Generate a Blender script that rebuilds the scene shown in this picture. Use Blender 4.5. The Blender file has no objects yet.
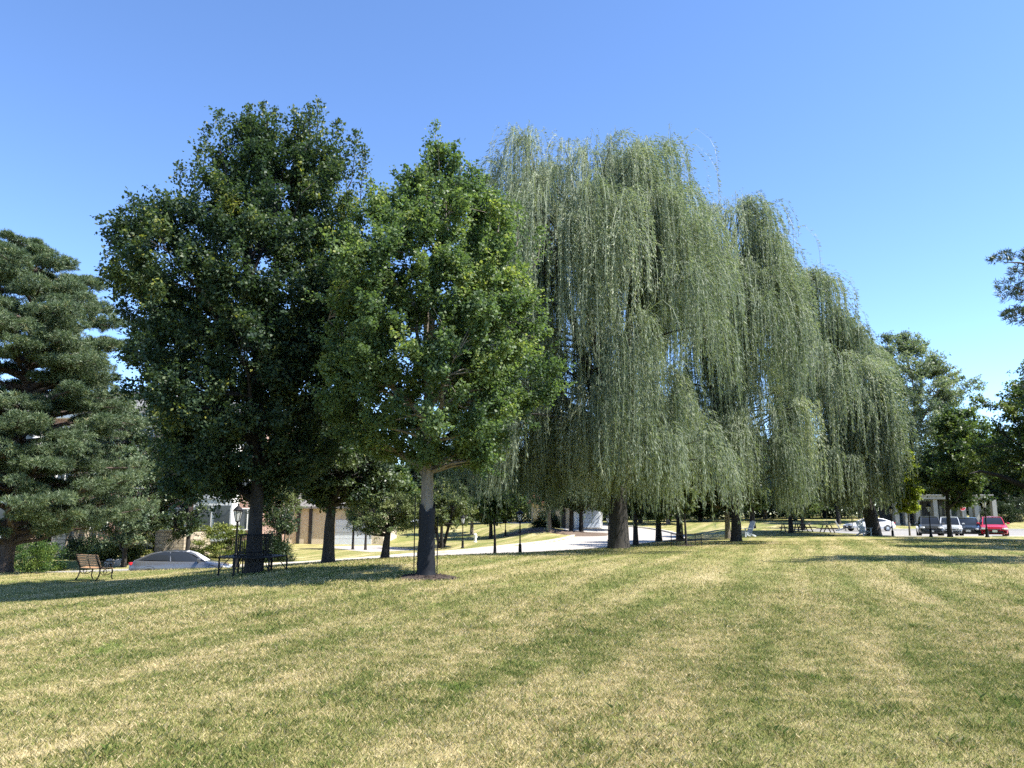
import bpy, math, random
import numpy as np
from mathutils import Vector, Matrix
random.seed(7)
RNG = np.random.default_rng(11)
scene = bpy.context.scene
C = scene.collection
PI = math.pi
F = 768.0; CAMH = 1.6; HOR = 513.0
TH = math.atan((HOR - 384.0) / F)
CT, ST = math.cos(TH), math.sin(TH)

# ------------------------------------------------------------------ measuring
def ray(px, y):
    u, v = (px - 512.0) / F, (384.0 - y) / F
    return u, CT - v * ST, ST + v * CT
def at(px, y, Y):
    u, d, s = ray(px, y)
    return u / d * Y, CAMH + s / d * Y
def xat(px, Y, y=HOR): return at(px, y, Y)[0]
def zat(y, Y): return at(512, y, Y)[1]

# ------------------------------------------------------------------ terrain
def catmull(pts, n=14):
    pts = np.array(pts, float)
    P = np.vstack([2*pts[0]-pts[1], pts, 2*pts[-1]-pts[-2]])
    out = []
    for i in range(1, len(P)-2):
        p0, p1, p2, p3 = P[i-1], P[i], P[i+1], P[i+2]
        for t in np.linspace(0, 1, n, endpoint=False):
            out.append(0.5*((2*p1)+(-p0+p2)*t+(2*p0-5*p1+4*p2-p3)*t*t+(-p0+3*p1-3*p2+p3)*t**3))
    out.append(pts[-1])
    return np.array(out)

ROAD = catmull([(-110, 30, -2.6), (-62, 34, -2.4), (-38, 37, -1.95), (-18, 40.5, -1.5), (-9.5, 46, -1.42), (-3.5, 51.5, -1.2), (3.2, 57, -0.85),
                (8.5, 65, -0.6), (11, 76, -0.35), (9, 92, 0.1), (0, 112, 0.3), (-20, 135, .4)], 24)
DRIVE = catmull([(xat(351, 65.5), 66.5, -1.12), (xat(372, 60), 61.5, -1.15), (xat(405, 58), 58.5, -1.2), (xat(440, 57), 56.5, -1.15)], 20)
LOT = (27.5, 95.0, 56.0, 80.5)      # x0,x1,y0,y1
LOTZ = -0.05
PATHS = [(ROAD, 4.9, 0.13), (DRIVE, 2.4, 0.03)]
ctrl = []
for px, y, Y in [(420,577,18.5),(256,571,20.8),(100,580,26.5),(5,573,31),(100,597,19),(0,608,14),(180,571,30),(60,570.5,33),(-80,572,30),(225,569,29),
                 (330,563,26),(386,558,29.5),(470,554.5,31),(505,553.5,32),(560,551.5,37),(618,548,36),(733,541,46),(872,534,58),(800,534,58),(950,536,54),(1020,537,54),
                 (1020,560,26),(800,560,26.5),(700,548,35),(620,575,20),(60,560,49),(250,555,54),(180,557,50),(-60,560,49),(350,549,61),(400,537,78),
                 (440,545,62),(470,535,80),(500,538,75),(545,531,73),(570,522,82),(530,523,86),(660,533,62),(680,540,50),(700,530,70),(760,528,70),
                 (800,522,95),(840,524,90),(930,528,86),(1000,527,90),(1060,514,100)]:
    X, z = at(px, y, Y); ctrl.append((X, Y, z))
ctrl += [(0,-12,0),(-20,-10,-.2),(20,-10,0),(-8,5,0),(0,5,0),(8,5,0),(-12,12,-.25),(0,12,0),(12,12,0),(-100,150,.5),(0,150,.6),(100,150,1),(0,300,1),
         (300,300,1),(-300,300,1),(-300,0,-2),(300,0,0),(-100,60,-1.6),(100,40,0),(-60,10,-1.0),(60,10,0),(0,-300,0)]
ctrl += [tuple(p) for p in ROAD[::9]] + [tuple(p) for p in DRIVE[::12]]
ctrl = np.array(ctrl)
def _ker(a, b):
    d2 = ((a[:, None, :] - b[None, :, :])**2).sum(-1)
    return np.sqrt(d2 + 9.0)
_n = len(ctrl)
_A = np.zeros((_n+3, _n+3)); _A[:_n, :_n] = _ker(ctrl[:, :2], ctrl[:, :2]) - 0.25*np.eye(_n)
_A[:_n, _n] = 1; _A[:_n, _n+1:] = ctrl[:, :2]; _A[_n:, :_n] = _A[:_n, _n:].T
_b = np.concatenate([ctrl[:, 2], np.zeros(3)])
_w = np.linalg.solve(_A, _b)
def sstep(a, b, x):
    t = np.clip((x-a)/(b-a), 0, 1); return t*t*(3-2*t)
def Hn(X, Y):
    X = np.asarray(X, float).ravel(); Y = np.asarray(Y, float).ravel()
    out = np.empty(len(X))
    for s in range(0, len(X), 20000):
        q = np.stack([X[s:s+20000], Y[s:s+20000]], 1)
        z = _ker(q, ctrl[:, :2]) @ _w[:_n] + _w[_n] + q @ _w[_n+1:]
        far = np.hypot(q[:, 0], q[:, 1]-40)
        z = z*(1-sstep(150, 350, far)) + 0.5*sstep(150, 350, far)
        z += 0.018*np.sin(q[:, 0]*.9+q[:, 1]*.35)*np.sin(q[:, 1]*.7+1.3) * (1-sstep(60, 90, far))
        for P, hw, drop in reversed(PATHS):
            d2 = (q[:, None, 0]-P[None, :, 0])**2 + (q[:, None, 1]-P[None, :, 1])**2
            k = d2.argmin(1); d = np.sqrt(d2[np.arange(len(q)), k])
            b = sstep(hw+.15, hw+4.0, d)
            z = z*b + (P[k, 2]+(0.02 if drop > .1 else 0))*(1-b) 
            z = np.where(d < hw+.12, P[k, 2]-drop, z)
        dx = np.maximum(np.maximum(LOT[0]-q[:, 0], q[:, 0]-LOT[1]), 0); dy = np.maximum(np.maximum(LOT[2]-q[:, 1], q[:, 1]-LOT[3]), 0)
        d = np.hypot(dx, dy); b = sstep(.1, 5, d)
        z = z*b + (LOTZ+.02)*(1-b); z = np.where(d < .1, LOTZ-.13, z)
        out[s:s+20000] = z
    return out
def H(X, Y): return float(Hn([X], [Y])[0])
def spot(px, Y, y=HOR):
    X = xat(px, Y, y); return (X, Y, H(X, Y))

# ------------------------------------------------------------------ node helpers
def new_mat(name):
    m = bpy.data.materials.new(name); m.use_nodes = True
    nt = m.node_tree; nt.nodes.clear()
    out = nt.nodes.new('ShaderNodeOutputMaterial')
    return m, nt, out
def nd(nt, typ, **kw):
    n = nt.nodes.new(typ)
    for k, v in kw.items():
        if k in n.inputs.keys() if hasattr(n.inputs, 'keys') else False: n.inputs[k].default_value = v
        else: setattr(n, k, v)
    return n
def lk(nt, a, b): nt.links.new(a, b)
def ramp(nt, fac, stops):
    r = nt.nodes.new('ShaderNodeValToRGB'); e = r.color_ramp.elements
    while len(e) < len(stops): e.new(0.5)
    for i, (p, c) in enumerate(stops):
        e[i].position = p; e[i].color = (*c, 1)
    lk(nt, fac, r.inputs['Fac']); return r.outputs['Color']
def mathn(nt, op, a, b=None):
    n = nt.nodes.new('ShaderNodeMath'); n.operation = op
    for i, v in enumerate((a, b)):
        if v is None: continue
        if isinstance(v, (int, float)): n.inputs[i].default_value = v
        else: lk(nt, v, n.inputs[i])
    return n.outputs[0]
def noise(nt, vec, scale, detail=3, rough=.55):
    n = nt.nodes.new('ShaderNodeTexNoise'); n.inputs['Scale'].default_value = scale; n.inputs['Detail'].default_value = detail
    n.inputs['Roughness'].default_value = rough
    if vec is not None: lk(nt, vec, n.inputs['Vector'])
    return n.outputs['Fac']
def mixc(nt, fac, a, b, blend='MIX'):
    n = nt.nodes.new('ShaderNodeMix'); n.data_type = 'RGBA'; n.blend_type = blend
    for s, v in ((n.inputs['Factor'], fac), (n.inputs[6], a), (n.inputs[7], b)):
        if isinstance(v, (int, float)): s.default_value = v
        elif isinstance(v, tuple): s.default_value = (*v, 1)
        else: lk(nt, v, s)
    return n.outputs[2]

MATS = {}
def plain(name, col, rough=.6, metal=0., var=.15, scale=6., bump=0., coat=0., spec=.5):
    if name in MATS: return MATS[name]
    m, nt, out = new_mat(name)
    p = nt.nodes.new('ShaderNodeBsdfPrincipled'); p.inputs['Roughness'].default_value = rough; p.inputs['Metallic'].default_value = metal
    p.inputs['Coat Weight'].default_value = coat; p.inputs['Specular IOR Level'].default_value = spec
    tc = nt.nodes.new('ShaderNodeTexCoord')
    f = noise(nt, tc.outputs['Object'], scale, 4)
    lo = tuple(max(0, c*(1-var)) for c in col); hi = tuple(min(1, c*(1+var)) for c in col)
    lk(nt, ramp(nt, f, [(.3, lo), (.7, hi)]), p.inputs['Base Color'])
    if bump:
        b = nt.nodes.new('ShaderNodeBump'); b.inputs['Strength'].default_value = bump; b.inputs['Distance'].default_value = .02
        lk(nt, noise(nt, tc.outputs['Object'], scale*4, 4), b.inputs['Height']); lk(nt, b.outputs[0], p.inputs['Normal'])
    lk(nt, p.outputs[0], out.inputs[0]); MATS[name] = m
    return m
def bark(name, col, scale=7.):
    m, nt, out = new_mat(name)
    p = nt.nodes.new('ShaderNodeBsdfPrincipled'); p.inputs['Roughness'].default_value = .9
    tc = nt.nodes.new('ShaderNodeTexCoord'); mp = nt.nodes.new('ShaderNodeMapping'); mp.inputs['Scale'].default_value = (1, 1, .22)
    lk(nt, tc.outputs['Object'], mp.inputs['Vector'])
    f = noise(nt, mp.outputs[0], scale, 6, .65)
    lk(nt, ramp(nt, f, [(.3, tuple(c*.35 for c in col)), (.5, col), (.75, tuple(min(1, c*1.6) for c in col))]), p.inputs['Base Color'])
    b = nt.nodes.new('ShaderNodeBump'); b.inputs['Strength'].default_value = .9; b.inputs['Distance'].default_value = .05
    lk(nt, f, b.inputs['Height']); lk(nt, b.outputs[0], p.inputs['Normal'])
    lk(nt, p.outputs[0], out.inputs[0]); return m
def leafmat(name, stops, trans=.35, tcol=1.35, rough=.5, spec=.35):
    m, nt, out = new_mat(name)
    at_ = nt.nodes.new('ShaderNodeAttribute'); at_.attribute_name = 'rnd'
    col = ramp(nt, at_.outputs['Fac'], stops)
    p = nt.nodes.new('ShaderNodeBsdfPrincipled'); p.inputs['Roughness'].default_value = rough; p.inputs['Specular IOR Level'].default_value = spec
    lk(nt, col, p.inputs['Base Color'])
    t = nt.nodes.new('ShaderNodeBsdfTranslucent')
    lk(nt, mixc(nt, 1.0, col, (tcol*1.05, tcol*1.15, tcol*.55), 'MULTIPLY'), t.inputs['Color'])
    mx = nt.nodes.new('ShaderNodeMixShader'); mx.inputs[0].default_value = trans
    lk(nt, p.outputs[0], mx.inputs[1]); lk(nt, t.outputs[0], mx.inputs[2]); lk(nt, mx.outputs[0], out.inputs[0])
    return m

def grass_color(nt, pos, rnd=None):
    """dry summer lawn: mower streaks, straw patches, greener clover patches; all of it the turf's own colour"""
    sx = nt.nodes.new('ShaderNodeSeparateXYZ'); lk(nt, pos, sx.inputs[0])
    warp = noise(nt, pos, .13, 2, .5)
    u = mathn(nt, 'SUBTRACT', sx.outputs[0], mathn(nt, 'MULTIPLY', sx.outputs[1], .38))
    u = mathn(nt, 'ADD', u, mathn(nt, 'MULTIPLY', warp, .7))
    v = mathn(nt, 'MULTIPLY', mathn(nt, 'ADD', sx.outputs[1], mathn(nt, 'MULTIPLY', sx.outputs[0], .38)), .08)
    cv = nt.nodes.new('ShaderNodeCombineXYZ'); lk(nt, u, cv.inputs[0]); lk(nt, v, cv.inputs[1])
    streak = noise(nt, cv.outputs[0], .95, 2.5, .6)
    blob = noise(nt, pos, .22, 4, .6)
    mid = noise(nt, pos, 1.7, 4, .65)
    fine = noise(nt, pos, 9., 3, .7)
    s = mathn(nt, 'ADD', mathn(nt, 'MULTIPLY', streak, .46), mathn(nt, 'MULTIPLY', blob, .20))
    s = mathn(nt, 'ADD', s, mathn(nt, 'MULTIPLY', mid, .22))
    s = mathn(nt, 'ADD', s, mathn(nt, 'MULTIPLY', fine, .24))
    if rnd is not None:
        s = mathn(nt, 'ADD', s, mathn(nt, 'MULTIPLY', mathn(nt, 'SUBTRACT', rnd, .5), .40))
    # greener with distance to the right, drier near left
    col = ramp(nt, s, GRASS_STOPS)
    clover = noise(nt, pos, .9, 4, .6)
    cl = nt.nodes.new('ShaderNodeMapRange'); cl.inputs[1].default_value = .61; cl.inputs[2].default_value = .70; lk(nt, clover, cl.inputs[0])
    return mixc(nt, mathn(nt, 'MULTIPLY', cl.outputs[0], .5), col, (.17, .26, .045))
GRASS_STOPS = [(.40, (.125, .168, .04)), (.482, (.205, .228, .064)), (.555, (.315, .292, .105)), (.622, (.47, .395, .19)), (.71, (.64, .535, .31))]
def grassmat(name, blade):
    m, nt, out = new_mat(name)
    g = nt.nodes.new('ShaderNodeNewGeometry')
    if blade:
        a = nt.nodes.new('ShaderNodeAttribute'); a.attribute_name = 'rnd'
        col = grass_color(nt, g.outputs['Position'], a.outputs['Fac'])
    else:
        col = grass_color(nt, g.outputs['Position'])
    p = nt.nodes.new('ShaderNodeBsdfPrincipled'); p.inputs['Roughness'].default_value = .75; p.inputs['Specular IOR Level'].default_value = .2
    if blade:
        lk(nt, col, p.inputs['Base Color'])
        t = nt.nodes.new('ShaderNodeBsdfTranslucent'); lk(nt, col, t.inputs['Color'])
        mx = nt.nodes.new('ShaderNodeMixShader'); mx.inputs[0].default_value = .35
        lk(nt, p.outputs[0], mx.inputs[1]); lk(nt, t.outputs[0], mx.inputs[2]); lk(nt, mx.outputs[0], out.inputs[0])
    else:
        f2 = noise(nt, g.outputs['Position'], 14, 4, .75)
        lk(nt, mixc(nt, 1., col, ramp(nt, f2, [(.3, (.55, .57, .54)), (.7, (.95, .96, .9))]), 'MULTIPLY'), p.inputs['Base Color'])
        b = nt.nodes.new('ShaderNodeBump'); b.inputs['Strength'].default_value = .8; b.inputs['Distance'].default_value = .05
        lk(nt, noise(nt, g.outputs['Position'], 22, 4, .8), b.inputs['Height']); lk(nt, b.outputs[0], p.inputs['Normal'])
        lk(nt, p.outputs[0], out.inputs[0])
    return m

# ------------------------------------------------------------------ mesh helpers
def np_mesh(name, V, quads=None, tris=None, mat=None, rnd=None, smooth=False):
    me = bpy.data.meshes.new(name)
    V = np.ascontiguousarray(V, np.float32)
    nq = 0 if quads is None else len(quads); ntr = 0 if tris is None else len(tris)
    loops = np.concatenate([a.ravel() for a in (quads, tris) if a is not None]).astype(np.int32)
    starts = np.concatenate([np.arange(nq)*4, nq*4+np.arange(ntr)*3]).astype(np.int32)
    me.vertices.add(len(V)); me.vertices.foreach_set('co', V.ravel())
    me.loops.add(len(loops)); me.loops.foreach_set('vertex_index', loops)
    me.polygons.add(nq+ntr); me.polygons.foreach_set('loop_start', starts)
    if smooth: me.polygons.foreach_set('use_smooth', np.ones(nq+ntr, bool))
    if rnd is not None:
        a = me.attributes.new('rnd', 'FLOAT', 'FACE'); a.data.foreach_set('value', np.ascontiguousarray(rnd, np.float32))
    me.update(calc_edges=True)
    if mat: me.materials.append(mat)
    return me
def link(name, me, parent=None, loc=None):
    o = bpy.data.objects.new(name, me); C.objects.link(o)
    if parent is not None: o.parent = parent
    if loc is not None: o.location = loc
    return o
def empty(name, loc, rz=0):
    o = bpy.data.objects.new(name, None); C.objects.link(o); o.location = loc; o.rotation_euler = (0, 0, rz)
    o.empty_display_size = .2
    return o
def tag(o, label=None, cat=None, group=None, kind=None):
    if label: o['label'] = label
    if cat: o['category'] = cat
    if group: o['group'] = group
    if kind: o['kind'] = kind
    return o
def thing(name, loc, label, cat, group=None, rz=0):
    return tag(empty(name, loc, rz), label, cat, group)
def copy_tree(o, parent=None):
    c = o.copy(); C.objects.link(c); c.parent = parent
    for ch in list(o.children): copy_tree(ch, c)
    return c
def place(o, loc, rz=0, s=1., label=None, group=None):
    o.location = loc; o.rotation_euler = (0, 0, rz); o.scale = (s, s, s) if isinstance(s, (int, float)) else s
    if label: o['label'] = label
    if group: o['group'] = group
    return o

class MB:
    def __init__(self): self.v = []; self.f = []
    def box(self, c, s, rz=0, ry=0, rx=0, bev=0.):
        hx, hy, hz = s[0]/2, s[1]/2, s[2]/2
        M = Matrix.Translation(c) @ Matrix.Rotation(rz, 4, 'Z') @ Matrix.Rotation(ry, 4, 'Y') @ Matrix.Rotation(rx, 4, 'X')
        b = len(self.v)
        if bev > 0:
            e = min(bev, hx*.45, hy*.45, hz*.45)
            ring = lambda x, y, z: [(-x+e, -y, z), (x-e, -y, z), (x, -y+e, z), (x, y-e, z), (x-e, y, z), (-x+e, y, z), (-x, y-e, z), (-x, -y+e, z)]
            R = [[(p[0], p[1], p[2]) for p in ring(hx-e, hy-e, -hz)], ring(hx, hy, -hz+e), ring(hx, hy, hz-e), ring(hx-e, hy-e, hz)]
            for r in R: self.v += [tuple(M @ Vector(p)) for p in r]
            for i in range(3):
                for k in range(8):
                    self.f.append((b+i*8+k, b+i*8+(k+1) % 8, b+i*8+8+(k+1) % 8, b+i*8+8+k))
            self.f.append(tuple(b+7-k for k in range(8))); self.f.append(tuple(b+24+k for k in range(8)))
            return self
        for z in (-hz, hz):
            for x, y in ((-hx, -hy), (hx, -hy), (hx, hy), (-hx, hy)): self.v.append(tuple(M @ Vector((x, y, z))))
        for q in ((3, 2, 1, 0), (4, 5, 6, 7), (0, 1, 5, 4), (1, 2, 6, 5), (2, 3, 7, 6), (3, 0, 4, 7)): self.f.append(tuple(b+i for i in q))
        return self
    def tube(self, pts, r, n=8, cap=True):
        pts = [Vector(p) for p in pts]; m = len(pts)
        if isinstance(r, (int, float)): r = [r]*m
        b = len(self.v); up = Vector((0, 0, 1))
        t0 = (pts[1]-pts[0]).normalized(); a = t0.cross(up)
        if a.length < 1e-3: a = t0.cross(Vector((1, 0, 0)))
        a.normalize()
        for i, p in enumerate(pts):
            t = (pts[min(i+1, m-1)]-pts[max(i-1, 0)]).normalized()
            a = (a - t*a.dot(t)).normalized(); c = t.cross(a)
            for k in range(n):
                w = 2*PI*k/n; self.v.append(tuple(p+(a*math.cos(w)+c*math.sin(w))*r[i]))
        for i in range(m-1):
            for k in range(n): self.f.append((b+i*n+k, b+i*n+(k+1) % n, b+(i+1)*n+(k+1) % n, b+(i+1)*n+k))
        if cap:
            self.f.append(tuple(b+n-1-k for k in range(n))); self.f.append(tuple(b+(m-1)*n+k for k in range(n)))
        return self
    def lathe(self, prof, n=12, c=(0, 0, 0)):
        b = len(self.v)
        for r, z in prof:
            for k in range(n):
                w = 2*PI*(k+.5)/n; self.v.append((c[0]+r*math.cos(w), c[1]+r*math.sin(w), c[2]+z))
        for i in range(len(prof)-1):
            for k in range(n): self.f.append((b+i*n+k, b+i*n+(k+1) % n, b+(i+1)*n+(k+1) % n, b+(i+1)*n+k))
        self.f.append(tuple(b+n-1-k for k in range(n))); self.f.append(tuple(b+(len(prof)-1)*n+k for k in range(n)))
        return self
    def poly(self, rings, close=True, cap=True):
        b = len(self.v); n = len(rings[0])
        for r in rings: self.v += [tuple(p) for p in r]
        for i in range(len(rings)-1):
            for k in range(n if close else n-1): self.f.append((b+i*n+k, b+i*n+(k+1) % n, b+(i+1)*n+(k+1) % n, b+(i+1)*n+k))
        if cap:
            self.f.append(tuple(b+n-1-k for k in range(n))); self.f.append(tuple(b+(len(rings)-1)*n+k for k in range(n)))
        return self
    def face(self, pts):
        b = len(self.v); self.v += [tuple(p) for p in pts]; self.f.append(tuple(range(b, b+len(pts)))); return self
    def build(self, name, mat, parent=None, smooth=False, loc=None):
        me = bpy.data.meshes.new(name); me.from_pydata(self.v, [], self.f); me.update()
        if mat: me.materials.append(mat)
        if smooth:
            me.polygons.foreach_set('use_smooth', np.ones(len(me.polygons), bool))
            me.set_sharp_from_angle(angle=math.radians(42))
        return link(name, me, parent, loc)

def unit(a): return a/np.maximum(np.linalg.norm(a, axis=1, keepdims=True), 1e-9)
def leaf_mesh(name, c, axis, nrm, L, W, rnd, mat, fold=.12):
    axis = unit(axis); side = unit(np.cross(nrm, axis)); nn = np.cross(axis, side)
    L = np.asarray(L)[:, None]*np.ones((len(c), 1)); W = np.asarray(W)[:, None]*np.ones((len(c), 1))
    V = np.empty((len(c), 4, 3), np.float32)
    V[:, 0] = c; V[:, 1] = c+axis*L*.48+side*W*.5+nn*L*fold; V[:, 2] = c+axis*L; V[:, 3] = c+axis*L*.48-side*W*.5+nn*L*fold
    q = np.arange(len(c)*4).reshape(-1, 4)
    return np_mesh(name, V.reshape(-1, 3), quads=q, mat=mat, rnd=rnd)

# ------------------------------------------------------------------ trees
def rows_to_profile(rows, Y, X0, zb):
    z = []; cx = []; r = []
    for y, l, R in rows:
        xl, zz = at(l, y, Y); xr, _ = at(R, y, Y)
        z.append(zz-zb); cx.append((xl+xr)/2-X0); r.append((xr-xl)/2)
    k = np.argsort(z)
    z = np.array(z)[k]; r = np.array(r)[k]; top = z[-1]
    z = z*(1-.035*sstep(.4*top, top, z))
    return z, np.array(cx)[k], r*.93

def broadleaf(name, loc, prof, mats, label, cat='tree', group=None, seed=1, ncl=300, nl=180, leaf=(.1, .07), clr=.6, trunk_r=.2, limbs=12,
              first=.3, up=.5, lump=.2, flat=.75, inner=.35, twig=5, droop=0., bend=.15, multi=1, flare=1.35, leanx=0., trunk_parts=True, hue_c=.22, spires=()):
    rng = np.random.default_rng(seed)
    zs, cxs, rs = prof
    z0, z1 = zs[0], zs[-1]
    t = thing(name, loc, label, cat, group)
    ph = rng.uniform(0, 6.28, 8)
    def env(z, az):
        r = np.interp(z, zs, rs)
        hz = (z-z0)/(z1-z0)*6
        return r*(1+lump*(.5*np.sin(3*az+ph[0]+hz*1.1)+.4*np.sin(5*az+ph[1]-hz*1.7)+.35*np.sin(2*az+ph[2]+hz*2.3)+.3*np.sin(7*az+ph[3]+hz*.6)))
    # cluster centres
    zz = np.linspace(z0+clr*.25, z1-clr*(.45+.35*up), 60); w = np.interp(zz, zs, rs)**1.45+.04; w /= w.sum()
    z = rng.choice(zz, ncl, p=w)+rng.uniform(-.5, .5, ncl)*(z1-z0)/60
    az = rng.uniform(0, 2*PI, ncl)
    rho = np.maximum(env(z, az)-clr*.9, .05)*rng.uniform(0, 1, ncl)**inner
    cen = np.stack([np.interp(z, zs, cxs)+rho*np.cos(az), rho*np.sin(az), z], 1)
    # trunk
    tops = []
    tm = MB(); bm = MB()
    htop = z0+(z1-z0)*.86
    for m in range(multi):
        a0 = 2*PI*m/multi+.6
        pts = []; rr = []
        for i in range(9):
            s = i/8; zz_ = s*htop
            sp = 0 if multi == 1 else (.12+.9*s**.8*rs.max()*.45)
            pts.append((np.interp(zz_, zs, cxs)*float(sstep(.25, .9, s))+math.cos(a0)*sp+bend*math.sin(s*5+ph[4]+m)*s*s+leanx*s, math.sin(a0)*sp+bend*math.cos(s*4+ph[5]+m)*s*s, zz_))
            rr.append(max(.018, trunk_r/(1 if multi == 1 else 1.5)*(1-s)**.8*(1 if i else flare)))
        pts.insert(1, tuple(np.array(pts[0])*.7+np.array(pts[1])*.3)); rr.insert(1, rr[0]/flare*1.06)
        pts[0] = (pts[0][0], pts[0][1], -.15)
        tm.tube(pts, rr, 10); tops.append((np.array(pts), np.array(rr)))
    # limbs
    nodes = [p for p, _ in tops]; nrad = [r for _, r in tops]
    lp, lr = [], []
    for i in range(limbs):
        T, R = tops[i % multi]
        h = first+(.92-first)*(i+.5)/limbs
        zb = z0*first/.3*.9 + (htop-z0*.9)*((i+.3)/limbs)**1.1 if z0 > .2 else htop*h
        zb = min(zb, htop*.93)
        k = np.interp(zb, T[:, 2], np.arange(len(T))); k0 = int(min(k, len(T)-2)); fr = k-k0
        p0 = T[k0]*(1-fr)+T[k0+1]*fr; r0 = (R[k0]*(1-fr)+R[k0+1]*fr)*.62
        a = i*2.399+ph[6]
        zt = min(z1*.97, zb+(.25+.6*up)*np.interp(zb, zs, rs)*rng.uniform(.7, 1.5)+.2)
        rt = np.interp(zt, zs, rs)*rng.uniform(.72, .92)
        p2 = np.array([np.interp(zt, zs, cxs)+rt*math.cos(a), rt*math.sin(a), zt])
        mid = p0*.5+p2*.5+np.array([0, 0, (zt-zb)*(.12 if droop == 0 else .3)])+rng.normal(0, .1, 3)
        L = [p0*(1-s)**2+2*mid*s*(1-s)+p2*s*s+(rng.normal(0, .05, 3) if 0 < s < 1 else 0) for s in np.linspace(0, 1, 7)]
        rad = [max(.012, r0*(1-s)**.9+.01) for s in np.linspace(0, 1, 7)]
        bm.tube(L, rad, 6, cap=False); lp += L[1:]; lr += rad[1:]
    for T, R in tops:
        for s in range(3, len(T)): lp.append(T[s]); lr.append(R[s])
    lp = np.array(lp); lr = np.array(lr)
    for c in cen[: min(ncl, 260)]:
        d = np.linalg.norm(lp-c, axis=1)+np.maximum(lp[:, 2]-c[2], 0)*1.2
        k = int(d.argmin()); p0 = lp[k]; r0 = min(lr[k]*.6, .05)
        m = p0*.5+c*.5+rng.normal(0, .06, 3)+np.array([0, 0, .08])
        bm.tube([p0, m, c], [r0, r0*.6+.003, .005], 4, cap=False)
    # leaves
    n = ncl*nl
    ci = np.repeat(np.arange(ncl), nl)
    out = cen-np.stack([np.interp(z, zs, cxs), np.zeros(ncl), z*.75+z0*.25], 1); out = unit(out)
    td = rng.normal(0, .7, (ncl, twig, 3))+(out*.75)[:, None, :]+np.array([0, 0, up*.8-droop])
    td /= np.linalg.norm(td, axis=2, keepdims=True)
    td[:, :, 2] *= flat
    ln = clr*rng.uniform(.6, 1.3, (ncl, twig))*np.where(rng.random((ncl, twig)) < .08, 1.75, 1.)
    ti = rng.integers(0, twig, n); s = rng.uniform(-.25, 1., n)
    d = td[ci, ti]; l = ln[ci, ti]
    p = cen[ci]+d*(s*l)[:, None]+rng.normal(0, 1, (n, 3))*(clr*.17*(1.15-.7*np.abs(s)))[:, None]*np.array([1, 1, flat*.9])
    nr = rng.normal(0, .55, (n, 3))+np.array([0, 0, .75])+out[ci]*.45
    ax = rng.normal(0, .7, (n, 3))+d*.7+np.array([0, 0, -.25-droop])
    sz = rng.uniform(.65, 1.25, n)
    hue = np.clip(rng.normal(.5, hue_c, ncl)[ci]+rng.normal(0, .13, n)+.18*(s > .75)*rng.uniform(0, 1, n), 0, 1)
    for sx_, sy_, za, zb_ in spires:      # upright leading shoots
        m_ = int(150*(zb_-za)/.8); u_ = rng.uniform(0, 1, m_)**.8
        lean = rng.normal(0, .12, 2)
        q_ = np.stack([sx_+lean[0]*u_, sy_+lean[1]*u_, za+(zb_-za)*u_], 1)+rng.normal(0, 1, (m_, 3))*np.array([.2, .2, .06])*(1.25-u_)[:, None]
        p = np.concatenate([p, q_]); ax = np.concatenate([ax, rng.normal(0, .8, (m_, 3))+np.array([0, 0, .35])]); nr = np.concatenate([nr, rng.normal(0, .8, (m_, 3))+np.array([0, 0, .3])])
        sz = np.concatenate([sz, rng.uniform(.65, 1.15, m_)]); hue = np.concatenate([hue, np.clip(rng.normal(.6, .16, m_), 0, 1)])
        bm.tube([(sx_*.97, sy_, za-.25), (sx_+lean[0]*.3, sy_, za), (sx_+lean[0], sy_+lean[1], zb_-.05)], [.022, .014, .004], 4, cap=False)
    me = leaf_mesh('crown', p, ax, nr, leaf[0]*sz, leaf[1]*sz, hue, mats[1])
    tk = tm.build('trunk', mats[0], t, True)
    bm.build('branches', mats[0], t, True)
    link('crown', me, t)
    return t

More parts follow.
